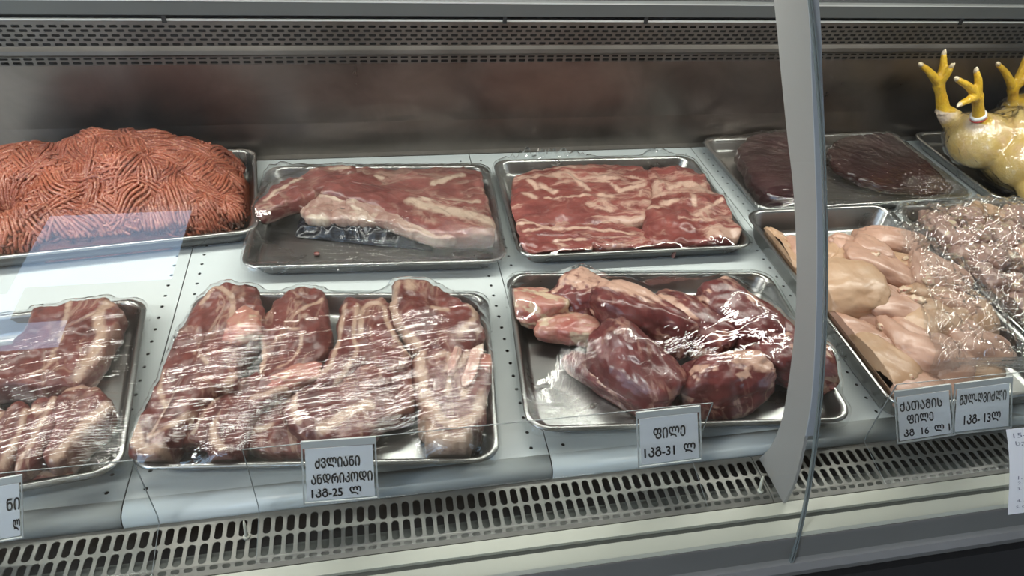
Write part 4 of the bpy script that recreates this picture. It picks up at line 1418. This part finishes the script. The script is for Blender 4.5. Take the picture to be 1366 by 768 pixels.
# ------------------------------------------------------------------ acrylic guard strips
def acrylic(a, b, label):
    prof = [(.500, .105), (.500, .004), (.4975, -.004), (.440, -.0165)]
    e = empty('acrylic_guard', ((a + b) / 2, .47, -.016))
    tag(e, label, 'acrylic guard', 'clear acrylic guards')
    V, F = [], []
    for y, z in prof:
        V += [(a, y, z), (b, y, z)]
    F = [(2 * j, 2 * j + 1, 2 * j + 3, 2 * j + 2) for j in range(3)]
    mesh('sheet', V, F, M['acrylic'], e, False)
    for x in (a, b):
        m_ = MB()
        m_.extrude_x([(y - .0006, z) for y, z in prof] + [(y + .0006, z) for y, z in prof[::-1]], x - .0004, x + .0004)
        m_.build('side_edge', M['acrylic_edge'], e)
    m_ = MB().box(a, b, .4996, .5004, .1047, .1055)
    m_.build('top_edge', M['acrylic_edge'], e)


acrylic(-.82, -.261, 'clear acrylic guard in front of the chops at the left end')
acrylic(-.155, .371, 'long clear acrylic guard between the steaks and the beef chunks')
acrylic(.615, 1.20, 'clear acrylic guard in front of the chicken fillets and giblets')

# ------------------------------------------------------------------ price tags
def text_mesh(s, size, bold=.0):
    """letters as flat faces; every outer outline is filled on its own so that overlapping strokes stay solid"""
    cu = bpy.data.curves.new('t', 'FONT')
    cu.body = s
    cu.size = size
    cu.align_x = 'CENTER'
    cu.align_y = 'CENTER'
    ob = bpy.data.objects.new('t', cu)
    COL.objects.link(ob)
    dg = bpy.context.evaluated_depsgraph_get()
    cv = ob.evaluated_get(dg).to_curve(dg)
    outl = []
    for sp in cv.splines:
        pts = sp.bezier_points
        n = len(pts)
        if n < 2:
            continue
        poly = []
        for i in range(n):
            a, b = pts[i], pts[(i + 1) % n]
            p0, p1, p2, p3 = (np.array(q[:2]) for q in (a.co, a.handle_right, b.handle_left, b.co))
            for t in np.linspace(0, 1, 5)[:-1]:
                poly.append((1 - t) ** 3 * p0 + 3 * (1 - t) ** 2 * t * p1 + 3 * (1 - t) * t * t * p2 + t ** 3 * p3)
        P = np.array(poly)
        x, y = P[:, 0], P[:, 1]
        ar = .5 * np.sum(x * np.roll(y, -1) - np.roll(x, -1) * y)
        outl.append((ar, P))
    bpy.data.objects.remove(ob)
    bpy.data.curves.remove(cu)
    if not outl:
        return np.zeros((0, 3)), []

    def inside(p, P):
        c = False
        for i in range(len(P)):
            a, b = P[i], P[i - 1]
            if (a[1] > p[1]) != (b[1] > p[1]) and p[0] < (b[0] - a[0]) * (p[1] - a[1]) / (b[1] - a[1]) + a[0]:
                c = not c
        return c
    VV, FF = [], []
    for ar, P in outl:
        if any(np.sign(a2) != np.sign(ar) and abs(a2) > abs(ar) and inside(P[0], Q_) for a2, Q_ in outl):
            continue
        grp_ = [P] + [Q_ for a2, Q_ in outl if np.sign(a2) != np.sign(ar) and abs(a2) < abs(ar) and inside(Q_[0], P)]
        cd = bpy.data.curves.new('g', 'CURVE')
        cd.dimensions = '2D'
        cd.fill_mode = 'BOTH'
        for R in grp_:
            sp = cd.splines.new('POLY')
            sp.points.add(len(R) - 1)
            for k, q in enumerate(R):
                sp.points[k].co = (q[0], q[1], 0, 1)
            sp.use_cyclic_u = True
        go = bpy.data.objects.new('g', cd)
        COL.objects.link(go)
        dg = bpy.context.evaluated_depsgraph_get()
        me = bpy.data.meshes.new_from_object(go.evaluated_get(dg))
        n0 = len(VV)
        for ox, oy in (((0, 0),) if not bold else ((-bold, 0), (bold, 0), (0, bold), (0, -bold))):
            n0 = len(VV)
            VV += [(v.co.x + ox, v.co.y + oy, 0) for v in me.vertices]
            FF += [tuple(i + n0 for i in p.vertices) for p in me.polygons]
        bpy.data.objects.remove(go)
        bpy.data.curves.remove(cd)
        bpy.data.meshes.remove(me)
    return np.array(VV), FF


def up(s):
    """Mtavruli capitals, the style printed on the tags"""
    return ''.join(chr(ord(c) + 0xBC0) if 0x10D0 <= ord(c) <= 0x10FA else c for c in s)


def price_tag(quad, lines, label, yoff=0.0, y0=.4955):
    """quad = TL, TR, BR, BL photo points; lines = (text, x 0..1, y 0..1 from the top, cap height share, width share)"""
    TL, TR, BR, BL = (onY(*p, y0) for p in quad)
    TL[1] += 0; BL[1] -= .004; BR[1] -= .004
    o = (TL + TR + BR + BL) / 4
    e = empty('price_tag', tuple(BL * .5 + BR * .5))
    tag(e, label, 'price tag', 'price tags')

    def P(u, v, d=0.0):
        p = (TL * (1 - u) + TR * u) * (1 - v) + (BL * (1 - u) + BR * u) * v
        return p + np.array([0, -d, 0])

    def quadbox(u0, u1, v0, v1, d0, d1):
        V = [P(u, v, d) for d in (d0, d1) for v in (v0, v1) for u in (u0, u1)]
        return V, [(0, 1, 3, 2), (4, 6, 7, 5), (0, 4, 5, 1), (2, 3, 7, 6), (0, 2, 6, 4), (1, 5, 7, 3)]
    V, F = quadbox(.05, .95, .12, .95, .0002, .0006)
    mesh('paper_card', V, F, M['paper'], e, False)
    V = [P(0, 0, .0012), P(1, 0, .0012), P(1, 1, .0012), P(0, 1, .0012)]
    mesh('clear_sleeve', V, [(0, 3, 2, 1)], M['sleeve'], e, False)
    r = MB()
    for u0, u1, v0, v1 in ((0, 1, 0, .10), ):
        V, F = quadbox(u0, u1, v0, v1, -.0002, .0016)
        r.add(V, F)
    V, F = quadbox(0, 1, .975, 1.0, 0, .0014); r.add(V, F)
    V, F = quadbox(0, .02, 0, 1.0, 0, .0014); r.add(V, F)
    V, F = quadbox(.98, 1, 0, 1.0, 0, .0014); r.add(V, F)
    r.build('sleeve_rim', M['sleeve_rim'], e)
    for (s, x, y, hh, ww) in lines:
        ink = MB()
        tv, tf = text_mesh(s, 1.0, .026)
        if not len(tv):
            continue
        mn, mxx = tv.min(0), tv.max(0)
        W_, H_ = mxx[0] - mn[0], mxx[1] - mn[1]
        out = []
        for p in tv:
            u = x + (p[0] - (mn[0] + mxx[0]) / 2) / W_ * ww
            vv = y - (p[1] - (mn[1] + mxx[1]) / 2) / H_ * hh
            out.append(P(u, vv, .0010))
        ink.add(out, tf)
        ink.build('printed_line', M['ink'], e)
    return e


price_tag([(401, 588), (501, 581), (505, 660), (405, 668)],
          [(up('ძვლიანი'), .47, .345, .17, .60), (up('ანდრიკოდი'), .52, .60, .17, .82), ('1' + up('კგ') + '-25  ' + up('ლ'), .44, .83, .15, .66)],
          'three-line white price tag reading 25, before the bone-in steaks')
price_tag([(848, 549), (934, 540), (935, 609), (850, 620)],
          [(up('ფილე'), .50, .40, .20, .50), ('1' + up('კგ') + '-31  ' + up('ლ'), .50, .73, .19, .80)],
          'white price tag reading 31, before the beef chunks')
price_tag([(1192, 521), (1268, 511), (1271, 576), (1194, 588)],
          [(up('ქათამის'), .45, .30, .18, .74), (up('ფილე'), .42, .55, .18, .46), (up('კგ') + '  16  ' + up('ლ') + ' 1', .52, .81, .15, .80)],
          'tilted white price tag reading 16, before the chicken fillets')
price_tag([(1273, 511), (1350, 501), (1346, 567), (1266, 576)],
          [(up('გულ-ღვიძლი'), .50, .32, .20, .80), ('1' + up('კგ') + '- 13' + up('ლ'), .50, .72, .20, .62)],
          'white price tag reading 13, before the giblets')
price_tag([(-62, 648), (30, 632), (34, 712), (-58, 728)],
          [(up('ნი'), .86, .42, .20, .20), (up('ლ'), .90, .76, .19, .11)],
          'white price tag cut by the left picture edge, before the chops')

# handwritten list stuck on the outside of the right pane
def on_glass(px, py, off=.003):
    d = ray(px, py); d = d / np.linalg.norm(d)
    a_ = GC[0] * d[2] ** 2
    b_ = 2 * GC[0] * CAM_H * d[2] + GC[1] * d[2] - d[1]
    c_ = gy(CAM_H)
    disc = b_ * b_ - 4 * a_ * c_
    t1, t2 = (-b_ - math.sqrt(disc)) / (2 * a_), (-b_ + math.sqrt(disc)) / (2 * a_)
    t = min(x for x in (t1, t2) if x > 0)
    p = np.array([0, 0, CAM_H]) + d * t
    return p


A_, B_ = on_glass(1339, 571), on_glass(1343, 684)
zt_, zb_ = A_[2], B_[2]
xl = (A_[0] + B_[0]) / 2
e = empty('handwritten_note', (xl + .045, gy(zb_) - .004, zb_))
tag(e, 'white sheet of handwritten lines taped to the glass at the right edge', 'note')


def NP(u, v, d=0.0):
    z = zt_ + (zb_ - zt_) * v
    sl = 2 * GC[0] * z + GC[1]
    n = np.array([0, -1, sl]) / math.sqrt(1 + sl * sl)
    return np.array([A_[0] + (B_[0] - A_[0]) * v + .09 * u + .0015 * math.sin(v * 5), gy(z), z]) + n * (.0030 + d)


V = [NP(u, v, dd) for dd in (0, .0003) for v in np.linspace(0, 1, 9) for u in (0, 1)]
F = []
for j in range(8):
    F += [(2 * j, 2 * j + 1, 2 * j + 3, 2 * j + 2), (18 + 2 * j, 18 + 2 * j + 2, 18 + 2 * j + 3, 18 + 2 * j + 1), (2 * j, 2 * j + 2, 18 + 2 * j + 2, 18 + 2 * j), (2 * j + 1, 18 + 2 * j + 1, 18 + 2 * j + 3, 2 * j + 3)]
F += [(0, 18, 19, 1), (16, 17, 35, 34)]
mesh('paper_sheet', V, F, M['paper'], e, False)
M['pen'] = mat_plain('blue_grey_pen', (0.16, 0.17, 0.22), .6)
for s, v, h_, w_, u in (('15-05-22', .07, .05, .62, .40), ('სულ', .16, .06, .34, .28), ('და', .40, .05, .14, .45), ('1. ხბო', .54, .045, .40, .33), ('2. სახიჭი', .61, .045, .50, .38), ('3. ფარში', .68, .045, .46, .36), ('ფილე', .75, .045, .30, .40), ('4. კანჭი', .83, .045, .44, .35), ('5. ბარკალი', .91, .045, .55, .40)):
    tv, tf = text_mesh(s, 1.0)
    if not len(tv): continue
    mn, mxx = tv.min(0), tv.max(0)
    ink = MB()
    ink.add([NP(u + (p[0] - (mn[0] + mxx[0]) / 2) / (mxx[0] - mn[0]) * w_, v - (p[1] - (mn[1] + mxx[1]) / 2) / (mxx[1] - mn[1]) * h_, .0007) for p in tv], tf)
    ink.build('written_line', M['pen'], e)

# small pegs standing in the grille
for px, py, lab in ((329, 716, 'small cream peg stuck in the grille near the left tag'), (1014, 655, 'small clear-grey peg at the foot of the grey glass support')):
    p = Q(px, py, -.018)
    e = empty('grille_peg', tuple(p))
    tag(e, lab, 'peg')
    MB().tube([p + [0, .0, .0002], p + [0, .004, .012], p + [0, .006, .022]], [.0022, .0020, .0010], 8).build('pin', M['cream'], e, True)
    MB().tube([p + [0, 0, .0002], p + [0, 0, .0022]], [.0042, .0036], 10).build('base', M['cream'], e, True)
